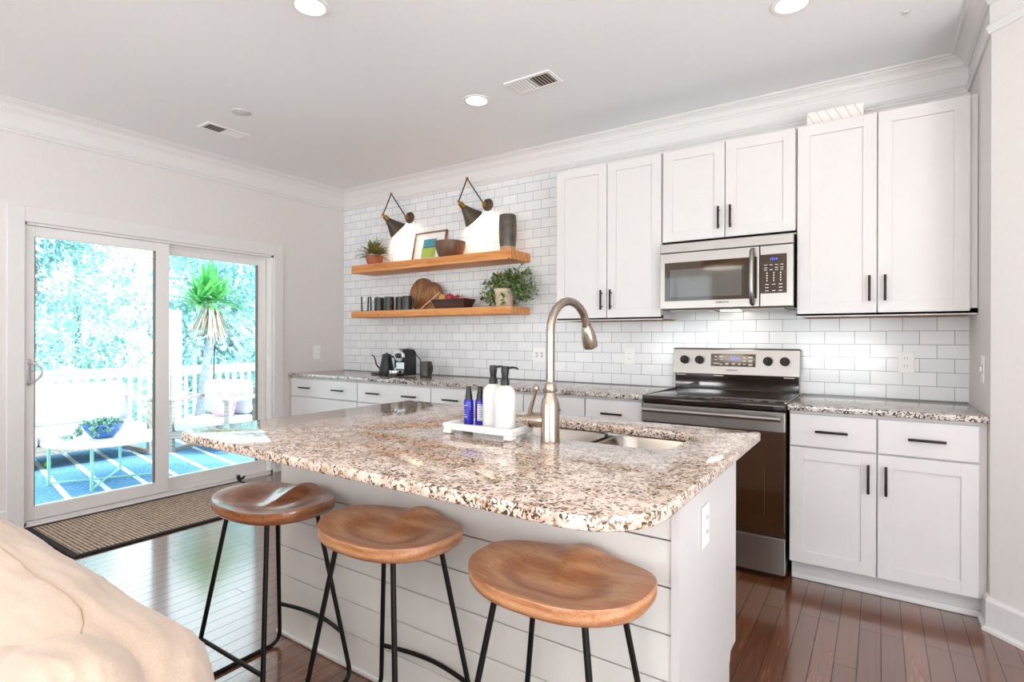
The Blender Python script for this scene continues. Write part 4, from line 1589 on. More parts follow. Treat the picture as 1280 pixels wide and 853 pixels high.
# trailing plant
px, py, pz = -2.505, 3.628, ZS
t = thing('potted_plant', 'bushy variegated trailing plant in a washed clay pot on the lower shelf', 'plant', (px, py, pz))
MB().lathe([(0, pz), (.064, pz), (.066, pz + .003), (.081, pz + .118), (.086, pz + .120), (.088, pz + .146), (.083, pz + .148), (.079, pz + .135), (0, pz + .130)], 30, (px, py, 0)).build('pot', M['pot_white'], t, 40)
MB().lathe([(0, pz + .136), (.079, pz + .134)], 20, (px, py, 0)).build('soil', M['soil'], t, 40)
tt = bmesh.new()
stm = MB()
for i in range(90):
    a = random.uniform(0, 2 * PI)
    el = random.uniform(0, 75)
    d = Vector((math.cos(a) * math.cos(R(el)), math.sin(a) * math.cos(R(el)) * .42, math.sin(R(el)) * .85))
    if i % 3 == 0:
        d.x += .35
    L = random.uniform(.14, .27) * (1.05 if abs(d.x) > .6 else .85)
    p = Vector((px, py, pz + .135))
    path = []
    for k in range(0, 9):
        u = k / 8
        q = p + d * L * u + Vector((0, 0, -.10 * u * u * math.cos(R(el))))
        q.y = min(q.y, D - .02)
        q.y = max(q.y, py - .16)
        path.append(q)
    stm.tube(path, .0016, 4)
    for k in range(2, 9):
        q = path[k]
        for s in range(3):
            ld = (rv(1) + d * .5).normalized()
            if q.y + ld.y * .045 > D - .006:
                ld.y = -abs(ld.y)
            leaf_quad(tt, q, ld, rv(1), random.uniform(.036, .056), .026)
# trailing sprig over the shelf edge on the left
path = [Vector((px - .06, py - .02, pz + .145)), Vector((px - .13, py - .05, pz + .17)), Vector((px - .17, py - .07, pz + .13)), Vector((px - .175, py - .075, pz + .09)), Vector((px - .175, py - .075, pz + .045))]
stm.tube(path, .0018, 4)
for k in range(len(path) - 1):
    for u in (0, .33, .66):
        q = path[k].lerp(path[k + 1], u)
        for s in range(2):
            leaf_quad(tt, q, rv(1).normalized(), rv(1), .030, .016)
for v in tt.verts:
    v.co.z = max(v.co.z, pz + .004)
m = MB(); m.merge(tt); m.build('foliage', M['plant_leaf'], t, 0)
stm.build('stem', M['plant_leaf'], t, 0)

# ------------------------------------------------------------------ kettle, coffee machine, pitcher
ZC = .915
kx, ky = -3.705, 3.49
t = thing('gooseneck_kettle', 'matte black gooseneck kettle on its base at the left of the back counter', 'kettle', (kx, ky, ZC))
MB().lathe([(0, ZC + .001), (.076, ZC + .001), (.078, ZC + .005), (.078, ZC + .018), (.074, ZC + .022), (0, ZC + .022)], 30, (kx, ky, 0)).box(kx - .155, kx - .06, ky - .05, ky + .04, ZC + .001, ZC + .016, .004).build('power_base', M['black_plastic'], t, 40)
MB().lathe([(0, ZC + .023), (.068, ZC + .023), (.069, ZC + .028), (.066, ZC + .05), (.050, ZC + .12), (.043, ZC + .160), (.043, ZC + .178), (.039, ZC + .184), (0, ZC + .180)], 30, (kx, ky, 0)).build('body', M['matte_black'], t, 40)
MB().lathe([(0, ZC + .183), (.034, ZC + .183), (.034, ZC + .188), (.012, ZC + .191), (.012, ZC + .198), (0, ZC + .200)], 24, (kx, ky, 0)).build('lid', M['matte_black'], t, 40)
sx_ = [(kx - .058, ky, ZC + .060), (kx - .092, ky - .005, ZC + .060), (kx - .125, ky - .008, ZC + .085), (kx - .135, ky - .010, ZC + .125), (kx - .150, ky - .012, ZC + .160), (kx - .178, ky - .015, ZC + .178)]
MB().tube(sx_, [.009, .008, .007, .006, .0055, .005], 10).build('spout', M['matte_black'], t, 60)
MB().tube([(kx + .040, ky, ZC + .165), (kx + .085, ky, ZC + .165), (kx + .108, ky, ZC + .150), (kx + .110, ky + .0, ZC + .10), (kx + .108, ky, ZC + .065)], [.008, .009, .009, .008, .006], 10).build('handle', M['matte_black'], t, 60)

# capsule coffee machine
t = thing('coffee_machine', 'black capsule coffee machine with chrome front on the back counter', 'coffee machine', (-3.50, 3.56, ZC))
mx0, mx1, my0, my1 = -3.555, -3.440, 3.455, 3.600
MB().prism([(my0, ZC + .004), (my1, ZC + .004), (my1, ZC + .20), (my1 - .03, ZC + .232), (my0 + .04, ZC + .236), (my0, ZC + .222)], mx0, mx1, .008, 3,
           mat=Matrix(((0, 0, 1, 0), (1, 0, 0, 0), (0, 1, 0, 0), (0, 0, 0, 1)))).build('body', M['matte_black'], t, 40)
fr_ = MB().cyl(((mx0 + mx1) / 2, my0 - .010, ZC + .178), .054, .030, 'Y', 30, .005).build('brew_head', M['chrome'], t, 40)
MB().cyl(((mx0 + mx1) / 2, my0 - .032, ZC + .178), .022, .030, 'Y', 24, .004).build('nozzle', M['black_plastic'], fr_, 40)
MB().box(mx0 + .01, mx1 - .01, my0 - .006, my0 + .004, ZC + .060, ZC + .118, .003).build('front_plate', plain('pale_chrome', '#dfe6e8', .25, .4), t, 0)
MB().prism(rounded_rect(mx0 + .004, mx1 - .004, my0 - .115, my0 + .01, [.02, .02, .05, .05], 6), ZC + .001, ZC + .026, .003).build('drip_tray', M['black_plastic'], t, 40)
MB().prism(rounded_rect(mx0 + .006, mx1 - .006, my0 - .113, my0 + .002, [.02, .02, .05, .05], 6), ZC + .026, ZC + .052, .003).build('cup_platform', M['chrome'], t, 40)
MB().tube([((mx0 + mx1) / 2, my0 + .06, ZC + .235), ((mx0 + mx1) / 2, my0 + .12, ZC + .245), ((mx0 + mx1) / 2, my0 + .18, ZC + .234)], .006, 8).build('lever', M['chrome'], t, 60)

mug(-3.262, 3.53, -8, 'dark pitcher-sized mug right of the coffee machine on the back counter', z=ZC, r=.053, h=.130, grp=None, name='stoneware_pitcher', cat='pitcher')
t = thing('stirring_spoon', 'thin dark spoon leaning in the dark pitcher on the back counter', 'spoon', (-3.275, 3.52, ZC + .012))
m = MB().tube([(-3.255, 3.525, ZC + .014), (-3.31, 3.51, ZC + .14), (-3.362, 3.497, ZC + .205)], [.004, .0042, .005], 8)
m.sphere((-3.375, 3.494, ZC + .212), .014, (1.4, 1, .5))
m.build('handle', M['black'], t, 60)


# ------------------------------------------------------------------ outlets and switches
def outlet(c, axis, w_, h_, label, kind='outlet', gangs=1):
    """axis: 'Y' faces -Y, 'X+' faces +X, 'X-' faces -X"""
    t = thing('wall_outlet' if kind == 'outlet' else 'light_switch', label, kind if kind == 'outlet' else 'light switch', c)
    if axis == 'Y':
        q = Matrix.Translation(c)
    elif axis == 'X+':
        q = Matrix.Translation(c) @ Matrix.Rotation(PI / 2, 4, 'Z')
    else:
        q = Matrix.Translation(c) @ Matrix.Rotation(-PI / 2, 4, 'Z')
    MB().box(-w_ / 2, w_ / 2, -.006, -.0005, -h_ / 2, h_ / 2, .003, mat=q).build('plate', M['plate'], t, 0)
    if kind == 'outlet':
        for s in (-1, 1):
            MB().prism(rounded_rect(-.017, .017, -.014, .014, .012, 5), .005, .0085, .001, mat=q @ Matrix.Translation((0, 0, s * .021)) @ ROT_FRONT).build('receptacle', M['plate'], t, 0)
            sl_ = MB()
            for x in (-.0065, .0065):
                sl_.box(x - .0012, x + .0012, -.0092, -.0080, s * .021 - .001, s * .021 + .008, mat=q)
            sl_.cyl((0, 0, 0), .0028, .0012, 'Y', 10)
            bmesh.ops.transform(sl_.b, matrix=q @ Matrix.Translation((0, -.0086, s * .021 - .007)), verts=sl_.b.verts[-24:] if False else [])
            sl_.b.verts.ensure_lookup_table()
            sl_.build('slot', M['slot'], t, 0)
    else:
        for g in range(gangs):
            x = (g - (gangs - 1) / 2) * .046
            MB().box(x - .006, x + .006, -.015, -.005, -.012, .012, .002, mat=q).build('toggle', M['plate'], t, 0)
            MB().box(x - .009, x + .009, -.0066, -.0055, -.017, .017, mat=q).build('toggle_slot', M['gasket'], t, 0)
    return t


outlet((XL, 3.440, 1.105), 'X+', .078, .135, 'white duplex outlet on the left wall beside the patio door casing')
outlet((-2.262, D, 1.117), 'Y', .120, .122, 'white double switch plate on the tiles left of the faucet', 'switch', 2)
outlet((-1.499, D, 1.120), 'Y', .074, .122, 'white duplex outlet on the tiles between the faucet and range')
outlet((.127, D, 1.120), 'Y', .078, .122, 'white duplex outlet on the tiles right of the range')
outlet((XR, 3.285, 1.115), 'X-', .075, .125, 'white switch plate on the short right wall above the worktop', 'switch', 1)
outlet((IX1, 1.615, .715), 'X+', .075, .118, 'white outlet on the end panel of the island')


# ------------------------------------------------------------------ ceiling fixtures
def can(x, y, label):
    t = thing('recessed_light', label, 'ceiling light', (x, y, H), 'round recessed ceiling lights')
    MB().lathe([(.066, H - .0005), (.088, H - .0005), (.088, H - .004), (.080, H - .007), (.066, H - .004)], 32, (x, y, 0)).build('trim_ring', M['vent'], t, 40)
    MB().lathe([(0, H - .003), (.067, H - .003)], 28, (x, y, 0)).build('lens', M['can_glow'], t, 0)
    l = bpy.data.lights.new('can_beam', 'AREA')
    l.shape = 'DISK'; l.size = .12; l.energy = CAN_POWER; l.color = (1.0, .90, .78)
    o = bpy.data.objects.new('can_beam', l); C.objects.link(o); o.parent = t
    o.location = (0, 0, -.010)


can(-2.131, 2.768, 'lit recessed ceiling light next to the louvered vent by the cabinets')
can(-2.160, 1.560, 'lit recessed ceiling light over the middle of the island, nearest the camera on the left')
can(-.330, 2.752, 'lit recessed ceiling light in front of the range and right cabinets')
for x, y in ((-.33, 1.30), (-3.6, -.8), (-1.8, -.9), (0, -.9), (-3.6, -2.4), (0, -2.4)):  # out-of-frame lights added to help light the room
    can(x, y, 'unseen recessed ceiling light added to help light the room')


def vent(cx, cy, w_, h_, rot, label, half):
    t = thing('air_vent', label, 'vent', (cx, cy, H), 'white ceiling vents')
    q = Matrix.Translation((cx, cy, H)) @ Matrix.Rotation(rot, 4, 'Z')
    f = MB()
    b_ = .022
    f.box(-w_ / 2, w_ / 2, -h_ / 2, -h_ / 2 + b_, -.008, -.0005, .002, mat=q).box(-w_ / 2, w_ / 2, h_ / 2 - b_, h_ / 2, -.008, -.0005, .002, mat=q)
    f.box(-w_ / 2, -w_ / 2 + b_, -h_ / 2 + b_, h_ / 2 - b_, -.008, -.0005, .002, mat=q).box(w_ / 2 - b_, w_ / 2, -h_ / 2 + b_, h_ / 2 - b_, -.008, -.0005, .002, mat=q)
    f.box(-.005, .005, -h_ / 2 + b_, h_ / 2 - b_, -.007, -.0005, mat=q)
    f.build('frame', M['vent'], t, 0)
    MB().box(-w_ / 2 + b_, w_ / 2 - b_, -h_ / 2 + b_, h_ / 2 - b_, -.0015, -.0004, mat=q).build('duct_shade', M['vent_dark'], t, 0)  # dark sheet: shade behind the louvers put into its colour
    lv_ = MB()
    n = 13
    for i in range(n):
        x = -w_ / 2 + b_ + (w_ - 2 * b_) * (i + .5) / n
        a = -38 if x < 0 else 38
        lv_.box(-.006, .006, -h_ / 2 + b_, h_ / 2 - b_, -.0006, .0006, mat=q @ Matrix.Translation((x, 0, -.0055)) @ Matrix.Rotation(R(a), 4, 'Y'))
    lv_.build('louvers', M['vent'], t, 0)


vent(-1.699, 2.754, .31, .175, 0, 'white louvered ceiling vent in front of the wall cabinets', 1)
vent(-3.985, 2.153, .31, .16, PI / 2, 'white louvered ceiling vent close to the patio door wall', 1)
t = thing('smoke_detector', 'flat round white disc on the ceiling near the patio-side vent', 'smoke detector', (-3.557, 2.038, H))
MB().lathe([(0, H - .008), (.052, H - .008), (.060, H - .005), (.062, H - .0005)], 32, (-3.557, 2.038, 0)).build('cover', plain('detector_grey', '#d5d4d8', .6), t, 40)
tag(MB().lathe([(0, H - .006), (.014, H - .006), (.018, H - .0005)], 20, (.101, 3.112, 0)).build('ceiling_button', plain('button_grey', '#cfccca', .6), None, 40),
    'tiny grey disc on the ceiling near the right corner', 'sensor')

# drum pendant over the dining side (seen only as a reflection in the microwave)
t = thing('drum_pendant', 'linen drum pendant lamp hanging behind the camera, mirrored in the microwave', 'ceiling light', (-1.60, -.30, 2.12))
px, py = -1.60, -.30
MB().lathe([(.245, 2.12), (.250, 2.12), (.250, 2.34), (.245, 2.34)], 36, (px, py, 0)).build('lamp_shade', M['pendant_shade'], t, 40)
MB().lathe([(0, 2.128), (.244, 2.128)], 36, (px, py, 0)).build('diffuser', M['pendant_glow'], t, 0)
MB().tube([(px, py, 2.13), (px, py, H)], .006, 8).cyl((px, py, H - .012), .06, .024).build('stem', M['bronze'], t, 40)
rb = MB()
for k in range(8):
    a = 2 * PI * k / 8
    rb.tube([(px + .251 * math.cos(a), py + .251 * math.sin(a), 2.115), (px + .251 * math.cos(a), py + .251 * math.sin(a), 2.345)], .004, 6)
rb.build('rib', M['bronze'], t, 40)

# ------------------------------------------------------------------ door mat
t = thing('door_mat', 'woven seagrass runner with black binding in front of the patio door', 'rug', (-4.17, 1.9, 0))
rx0, rx1, ry0, ry1 = -4.585, -3.755, 1.185, 2.625
MB().box(rx0 + .03, rx1 - .03, ry0 + .03, ry1 - .03, .0008, .010, .002).build('weave', M['weave'], t, 0)
bd = MB()
for (a, b_, c_, d_) in ((rx0, rx1, ry0, ry0 + .034), (rx0, rx1, ry1 - .034, ry1), (rx0, rx0 + .034, ry0 + .03, ry1 - .03), (rx1 - .034, rx1, ry0 + .03, ry1 - .03)):
    bd.box(a, b_, c_, d_, .0005, .012, .004)
bd.build('binding', M['black_fabric'], t, 0)
kn = MB()
for k in range(4):
    a = k * 1.5
    kn.tube([(rx0 + .01, ry1 - .01, .010), (rx0 + .015 + .02 * math.cos(a), ry1 - .005 + .02 * math.sin(a), .035), (rx0 + .02 + .045 * math.cos(a), ry1 + .035 * math.sin(a), .04 + .01 * k)], [.009, .010, .004], 6)
kn.build('corner_tie', M['black_fabric'], t, 40)


# ------------------------------------------------------------------ sofa
def cushion(x0, x1, y0, y1, z0, z1, rad, name, mat, parent, wr=.006, nx=60, ny=22, nz=18, freq=6.0, tilt=0.0, stretch=(1, 1, 1), sag=0.0, fine=0.0):
    """soft box: superellipsoid-like rounded box with wrinkles"""
    tt = bmesh.new()
    bmesh.ops.create_cube(tt, size=2.0)
    bmesh.ops.subdivide_edges(tt, edges=list(tt.edges), cuts=44, use_grid_fill=True)
    cx, cy, cz = (x0 + x1) / 2, (y0 + y1) / 2, (z0 + z1) / 2
    hx_, hy_, hz_ = (x1 - x0) / 2, (y1 - y0) / 2, (z1 - z0) / 2
    for v in tt.verts:
        p = Vector(v.co)
        q = Vector((p.x * hx_, p.y * hy_, p.z * hz_))
        inn = Vector((max(-hx_ + rad, min(hx_ - rad, q.x)), max(-hy_ + min(rad, hy_), min(hy_ - min(rad, hy_), q.y)), max(-hz_ + min(rad, hz_), min(hz_ - min(rad, hz_), q.z))))
        d = q - inn
        if d.length > 1e-6:
            d = d.normalized() * min(rad, max(hy_, hz_)) if d.length > 0 else d
            rr = Vector((rad, min(rad, hy_), min(rad, hz_)))
            d = Vector((d.x / max(rad, 1e-6) * rr.x, d.y / max(rad, 1e-6) * rr.y, d.z / max(rad, 1e-6) * rr.z))
        w_ = inn + d
        nrm = d.normalized() if d.length > 1e-6 else Vector((0, 0, 1))
        s_ = Vector((w_.x * stretch[0], w_.y * stretch[1], w_.z * stretch[2])) * freq + Vector((cx, cy, cz)) * 3
        w_ += nrm * wr * (noise.fractal(s_, 1.0, 2.0, 3))
        if fine:
            f_ = Vector((w_.x * 9, w_.y * 34, w_.z * 20)) + Vector((cx, cy, cz)) * 5
            w_ += nrm * fine * (1 - abs(noise.noise(f_)) * 2.2)
        w_.z -= sag * math.cos(PI / 2 * min(1, abs(w_.x / hx_)) ) if w_.z > 0 else 0
        w_.y += tilt * w_.z
        v.co = w_ + Vector((cx, cy, cz))
    bmesh.ops.recalc_face_normals(tt, faces=tt.faces)
    m = MB(); m.merge(tt)
    return m.build(name, mat, parent, 80)


t = thing('sofa', 'beige upholstered sofa seen from behind at the lower left, with rumpled back', 'sofa', (-1.9, .1, 0))
MB().box(-2.85, -.80, -.45, .45, .06, .40, .03, 3).build('base', M['sofa'], t, 40)
cushion(-2.88, -.822, .232, .475, .30, .812, .115, 'backrest', M['sofa'], t, .008, freq=5, stretch=(.6, 2.0, 1.0), fine=.0045)
o = cushion(-.30, .30, -.085, .085, -.24, .24, .085, 'back_cushion', M['sofa'], t, .010, freq=6, fine=.004)
o.data.transform(Matrix.Translation(t.location))
o.data.transform(Matrix.Translation((-1.035, .232, .548)) @ Matrix.Rotation(R(-10), 4, 'X') @ Matrix.Rotation(R(-17), 4, 'Y'))
o.data.transform(Matrix.Translation(-t.location))
cushion(-2.60, -1.55, -.02, .19, .38, .74, .10, 'back_cushion', M['sofa'], t, .012, freq=6)
cushion(-1.86, -1.04, -.48, .18, .38, .50, .06, 'seat_cushion', M['sofa'], t, .008)
cushion(-2.62, -1.88, -.48, .18, .38, .50, .06, 'seat_cushion', M['sofa'], t, .008)
cushion(-1.02, -.81, -.48, .25, .08, .60, .09, 'arm', M['sofa'], t, .010)
cushion(-2.88, -2.66, -.48, .30, .08, .60, .09, 'arm', M['sofa'], t, .010)
bk = [c for c in t.children if c.name.startswith('backrest')][0]
path = []
for i in range(40):
    u = i / 39
    x = -2.75 + 1.84 * u
    y = .352 - .008 * math.sin(u * 9) - .070 * max(0, (u - .90) / .10) ** 2
    ok, loc, nr, fi = bk.ray_cast(Vector((x, y, 2.0)) - world_loc(bk), Vector((0, 0, -1)))
    if ok:
        path.append(loc + world_loc(bk) + Vector((0, 0, .0006)))
MB().tube(path, .0013, 6).build('seam', plain('seam_thread', '#b59d8a', .95), t, 60)['label'] = 'darker stitched seam'
for x, y in ((-2.75, -.38), (-1.0, -.38), (-2.75, .34), (-1.0, .34)):
    MB().lathe([(0, 0), (.02, 0), (.028, .062), (0, .062)], 14, (x, y, 0)).build('leg', M['tray_wood'], t, 40)

# ------------------------------------------------------------------ patio
ZD = -.10
struct(MB().box(-8.1, XL - .141, -1.0, 6.2, ZD - .04, ZD - .001), 'floor_patio', M['deck_wood'])
struct(MB().box(-60, -8.12, -30, 40, -1.55, -1.5), 'ground', M['grass'])
tag(MB().box(-7.82, -5.28, .6, 4.3, ZD, ZD + .008).build('patio_rug', M['patio_rug'], None, 0), 'blue outdoor rug with white stripes on the deck', 'rug')

t = thing('deck_railing', 'white picket railing along the far side of the deck', 'railing', (-7.95, 3, ZD))
RXX = -8.0
MB().box(RXX - .05, RXX + .05, -.8, 6.0, .815, .855, .004).build('top_rail', M['trim'], t, 0)
MB().box(RXX - .02, RXX + .02, -.8, 6.0, .735, .815, .003).build('upper_rail', M['trim'], t, 0)
MB().box(RXX - .02, RXX + .02, -.8, 6.0, .02, .08, .003).build('lower_rail', M['trim'], t, 0)
pb = MB().box(RXX - .018, RXX + .018, -.018, .018, .08, .735).build('baluster', M['trim'], t, 0)
y = .35
first = True
while y < 5.95:
    if first:
        q_ = pb; first = False
        base_y = pb.location.y
    else:
        q_ = pb.copy(); C.objects.link(q_)
    q_.location.y = base_y + y
    y += .115
for y in (-.75, 1.6, 3.66, 5.95):
    MB().box(RXX - .06, RXX + .06, y - .06, y + .06, ZD, .90 if y != 3.66 else 1.62, .004).build('post', M['trim'], t, 0)

# outdoor sofa
t = thing('patio_sofa', 'weathered wood patio sofa with white cushions against the railing', 'sofa', (-7.3, 1.9, ZD))
ox0, ox1, oy0, oy1 = -7.72, -6.90, .85, 2.95
for y in (oy0, oy1 - .07):
    MB().box(ox1 - .07, ox1, y, y + .07, ZD + .009, .53, .004).build('leg', M['grey_wood'], t, 0)
    MB().box(ox0, ox0 + .07, y, y + .07, ZD + .009, .53, .004).build('leg', M['grey_wood'], t, 0)
    MB().box(ox0 + .07, ox1 - .07, y, y + .07, ZD + .009, ZD + .055, .004).build('runner', M['grey_wood'], t, 0)
    MB().box(ox0 - .02, ox1 + .02, y - .01, y + .08, .53, .565, .004).build('armrest', M['grey_wood'], t, 0)
MB().box(ox1 - .045, ox1, oy0 + .07, oy1 - .07, .060, .150, .004).build('front_rail', M['grey_wood'], t, 0)
MB().box(ox0, ox1 - .045, oy0 + .07, oy1 - .07, .095, .130, .004).build('seat_deck', M['grey_wood'], t, 0)
MB().box(ox0, ox0 + .05, oy0 + .07, oy1 - .07, .130, .60, .004).build('back_rail', M['grey_wood'], t, 0)
for a, b_ in ((oy0 + .08, 1.895), (1.905, oy1 - .08)):
    cushion(ox0 + .12, ox1 + .01, a, b_, .132, .285, .05, 'seat_cushion', M['outdoor_fabric'], t, .006)
for a, b_ in ((oy0 + .08, 1.985), (1.995, oy1 - .05)):
    o = cushion(-.09, .09, a, b_, 0, .47, .08, 'back_cushion', M['outdoor_fabric'], t, .010)
    o.data.transform(Matrix.Translation(t.location))
    o.data.transform(Matrix.Translation((-7.47, 0, .27)) @ Matrix.Rotation(R(-16), 4, 'Y'))
    o.data.transform(Matrix.Translation(-t.location))

# round coffee table
t = thing('patio_table', 'round white patio coffee table on mint metal legs', 'table', (-5.99, 2.15, ZD))
MB().lathe([(0, .292), (.475, .292), (.48, .296), (.48, .308), (.475, .312), (0, .312)], 48, (-5.99, 2.15, 0)).build('tabletop', M['table_white'], t, 40)
fr_ = MB()
feet = [(-6.208, 1.775), (-5.669, 1.918), (-5.80, 2.525), (-6.343, 2.383)]
zf = ZD + .008
for (x, y) in feet:
    MB().box(x - .011, x + .011, y - .011, y + .011, zf + .001, .292, .002).build('leg', M['mint'], t, 0)
for i, j in ((0, 2), (1, 3)):
    MB().tube([(*feet[i], zf + .022), (*feet[j], zf + .022)], .010, 8).build('cross_bar', M['mint'], t, 40)
MB().tube([(*feet[0], .282), (*feet[1], .282), (*feet[2], .282), (*feet[3], .282)], .009, 8, closed=True).build('apron', M['mint'], t, 40)

# succulent bowl
bx, by, bz = -6.02, 2.125, .3125
t = thing('succulent_bowl', 'blue glazed bowl of trailing succulents on the patio table', 'plant', (bx, by, bz))
MB().lathe([(0, bz), (.07, bz), (.085, bz + .006), (.135, bz + .06), (.165, bz + .13), (.158, bz + .132), (.125, bz + .07), (0, bz + .05)], 32, (bx, by, 0)).build('bowl', M['blue_bowl'], t, 40)
MB().lathe([(0, bz + .105), (.145, bz + .100)], 20, (bx, by, 0)).build('soil', M['soil'], t, 40)
tt = bmesh.new()
for i in range(420):
    a = random.uniform(0, 2 * PI); r_ = random.uniform(0, .15)
    p = Vector((bx + r_ * math.cos(a), by + r_ * math.sin(a), bz + .11 + random.uniform(0, .05)))
    leaf_quad(tt, p, (rv(1) + Vector((0, 0, .6))).normalized(), rv(1), .034, .018)
for (dx, dy, n_, ln) in ((.12, -.11, 90, .14), (.15, -.02, 50, .10), (-.02, -.17, 80, .16)):
    for i in range(n_):
        u = random.random()
        p = Vector((bx + dx * (1 + .12 * u) + random.uniform(-.025, .025), by + dy * (1 + .12 * u) + random.uniform(-.025, .025), bz + .135 - ln * u * .65))
        leaf_quad(tt, p, rv(1).normalized(), rv(1), .030, .018)
for i in range(60):
    u = random.random()
    p = Vector((bx - .03 + .10 * u + random.uniform(-.02, .02), by - .20 - .14 * u, bz + .030 + random.uniform(0, .02)))
    leaf_quad(tt, p, rv(1).normalized(), rv(1), .030, .016)
m = MB(); m.merge(tt); m.build('foliage', M['succulent'], t, 0)

# patio armchair
t = thing('patio_armchair', 'weathered wood patio armchair with white cushion beside the railing', 'chair', (-6.86, 3.05, ZD))
ax0, ax1, ay0, ay1 = -6.86, -6.10, 3.05, 3.78
zr = ZD + .008
for x in (ax0, ax1 - .06):
    MB().box(x, x + .06, ay0, ay0 + .06, zr, .50, .004).build('leg', M['grey_wood'], t, 0)
    MB().box(x, x + .06, ay1 - .06, ay1, zr, .50, .004).build('leg', M['grey_wood'], t, 0)
    MB().box(x, x + .06, ay0 + .06, ay1 - .06, zr, zr + .045, .004).build('runner', M['grey_wood'], t, 0)
    MB().box(x - .008, x + .068, ay0 - .02, ay1, .50, .540, .004).build('armrest', M['grey_wood'], t, 0)
MB().box(ax0 + .06, ax1 - .06, ay0, ay0 + .05, .07, .15, .004).build('front_rail', M['grey_wood'], t, 0)
MB().box(ax0 + .06, ax1 - .06, ay0 + .05, ay1 - .06, .105, .140, .004).build('seat_deck', M['grey_wood'], t, 0)
MB().box(ax0 + .06, ax1 - .06, ay1 - .06, ay1 - .01, .14, .62, .004).build('back_rail', M['grey_wood'], t, 0)
cushion(ax0 + .07, ax1 - .07, ay0 - .01, ay1 - .10, .142, .29, .05, 'seat_cushion', M['outdoor_fabric'], t, .006)
cushion(ax0 + .08, ax1 - .08, ay1 - .24, ay1 - .07, .292, .72, .07, 'back_cushion', M['outdoor_fabric'], t, .008)
t.rotation_euler = (0, 0, R(28))
t = thing('throw_pillow', 'pink patterned throw pillow on the patio armchair', 'pillow', (-6.86, 3.05, .295))
o = cushion(-.17, .17, -.05, .05, 0, .33, .045, 'cover', M['pink_fabric'], t, .010)
o.data.transform(Matrix.Translation(t.location))
o.data.transform(Matrix.Translation((-6.86 + .47, 3.05 + .30, .306)) @ Matrix.Rotation(R(-20), 4, 'Z') @ Matrix.Rotation(R(-18), 4, 'X'))
o.data.transform(Matrix.Translation(-t.location))
t.rotation_euler = (0, 0, R(28))

# green ball
t = tag(MB().sphere((-7.10, 2.02, ZD + .041), .033).build('tennis_ball', M['ball'], None, 60), 'bright green ball on the deck under the patio sofa', 'ball')

# yucca
yx, yy = -7.62, 3.99
t = thing('potted_yucca', 'tall green yucca with a leaning trunk in a pot behind the armchair', 'plant', (yx, yy - .15, ZD))
MB().lathe([(0, ZD + .009), (.16, ZD + .009), (.19, .17), (.20, .19), (.18, .20), (.17, .16), (0, .15)], 26, (yx, yy - .15, 0)).build('pot', M['white_ceramic'], t, 40)
MB().lathe([(0, .165), (.175, .16)], 20, (yx, yy - .15, 0)).build('soil', M['soil'], t, 40)
MB().tube([(yx, yy - .20, .16), (yx, yy - .16, .5), (yx, yy - .10, .95), (yx, yy - .03, 1.30), (yx, yy - .06, 1.80)], [.06, .055, .05, .055, .04], 12).build('trunk', M['yucca_trunk'], t, 60)
MB().tube([(yx + .05, yy - .04, .16), (yx + .02, yy - .02, .7), (yx, yy + .01, 1.30)], .009, 6).build('stake', M['black'], t, 60)
tt = bmesh.new()


def blade(t_, p, d, L, W, droop):
    d = d.normalized()
    sd = d.cross(Vector((0, 0, 1)))
    if sd.length < .1:
        sd = Vector((random.random(), random.random(), 0))
    sd.normalize()
    prev = None
    for k in range(6):
        u = k / 5
        c = p + d * L * u + Vector((0, 0, -droop * L * u * u))
        w_ = W * (1 - u ** 2.2) * (.55 + .9 * min(u * 3, .5)) * .5
        a, b_ = t_.verts.new(c + sd * w_), t_.verts.new(c - sd * w_)
        m_ = t_.verts.new(c + Vector((0, 0, -w_ * .35)))
        if prev:
            t_.faces.new((prev[0], prev[2], m_, a)); t_.faces.new((prev[2], prev[1], b_, m_))
        prev = (a, b_, m_)


for (hx2, hy2, hz2) in ((0, -.16, 1.72), (.05, .06, 1.76), (-.05, -.05, 1.86)):
    for i in range(46):
        a = random.uniform(0, 2 * PI)
        el = random.uniform(-15, 82)
        d = Vector((math.cos(a) * math.cos(R(el)), math.sin(a) * math.cos(R(el)), math.sin(R(el))))
        blade(tt, Vector((yx + hx2, yy - .04 + hy2, hz2)), d, random.uniform(.38, .60), random.uniform(.045, .07), random.uniform(0, .3) * math.cos(R(el)))
m = MB(); m.merge(tt); m.build('foliage', M['yucca_leaf'], t, 50)
tt = bmesh.new()
for i in range(110):
    a = random.uniform(0, 2 * PI)
    r_ = random.uniform(.03, .16)
    d = Vector((math.cos(a) * .35, math.sin(a) * .45, -1))
    blade(tt, Vector((yx + r_ * math.cos(a) * .6, yy - .04 + r_ * math.sin(a), random.uniform(1.45, 1.74))), d, random.uniform(.28, .46), random.uniform(.02, .04), 0)
m = MB(); m.merge(tt); m.build('dry_skirt', M['dead_leaf'], t, 50)


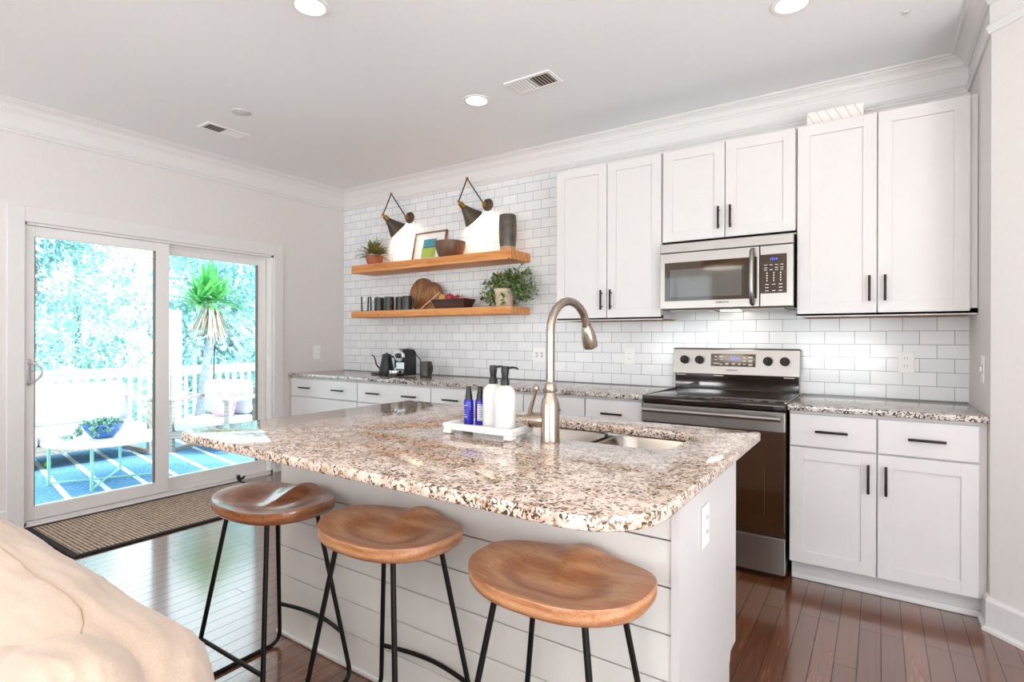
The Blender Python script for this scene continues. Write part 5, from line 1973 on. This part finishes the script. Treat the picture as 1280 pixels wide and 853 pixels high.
# trees beyond the deck
def tree(x, y, h_, rad, mat, label, n=8500, seed=1):
    random.seed(seed)
    t = thing('tree', label, 'tree', (x, y, -1.5), 'pale green trees beyond the deck')
    MB().tube([(x, y, -1.5), (x + .1, y, 0), (x, y + .1, h_ * .5), (x, y, h_ * .8)], [.18, .15, .11, .05], 10).build('trunk', M['tree_bark'], t, 60)
    tt = bmesh.new()
    blobs = []
    for i in range(22):
        a = random.uniform(0, 2 * PI)
        rr = rad * math.sqrt(random.random()) * .85
        zz = random.uniform(-1.2, h_)
        k = 1 - .5 * max(0, (zz / h_)) ** 2
        blobs.append((x + rr * math.cos(a) * k, y + rr * math.sin(a) * k, zz, random.uniform(.55, .95)))
    for i in range(n):
        bx_, by_, bz_, br_ = random.choice(blobs)
        v = rv(1)
        if v.length < .05:
            continue
        v.normalize()
        p = Vector((bx_, by_, bz_)) + v * br_ * random.uniform(.75, 1.08)
        leaf_quad(tt, p, (v + rv(.9)).normalized(), rv(1), random.uniform(.10, .17), random.uniform(.06, .10), .2)
    m = MB(); m.merge(tt); m.build('foliage', mat, t, 0)


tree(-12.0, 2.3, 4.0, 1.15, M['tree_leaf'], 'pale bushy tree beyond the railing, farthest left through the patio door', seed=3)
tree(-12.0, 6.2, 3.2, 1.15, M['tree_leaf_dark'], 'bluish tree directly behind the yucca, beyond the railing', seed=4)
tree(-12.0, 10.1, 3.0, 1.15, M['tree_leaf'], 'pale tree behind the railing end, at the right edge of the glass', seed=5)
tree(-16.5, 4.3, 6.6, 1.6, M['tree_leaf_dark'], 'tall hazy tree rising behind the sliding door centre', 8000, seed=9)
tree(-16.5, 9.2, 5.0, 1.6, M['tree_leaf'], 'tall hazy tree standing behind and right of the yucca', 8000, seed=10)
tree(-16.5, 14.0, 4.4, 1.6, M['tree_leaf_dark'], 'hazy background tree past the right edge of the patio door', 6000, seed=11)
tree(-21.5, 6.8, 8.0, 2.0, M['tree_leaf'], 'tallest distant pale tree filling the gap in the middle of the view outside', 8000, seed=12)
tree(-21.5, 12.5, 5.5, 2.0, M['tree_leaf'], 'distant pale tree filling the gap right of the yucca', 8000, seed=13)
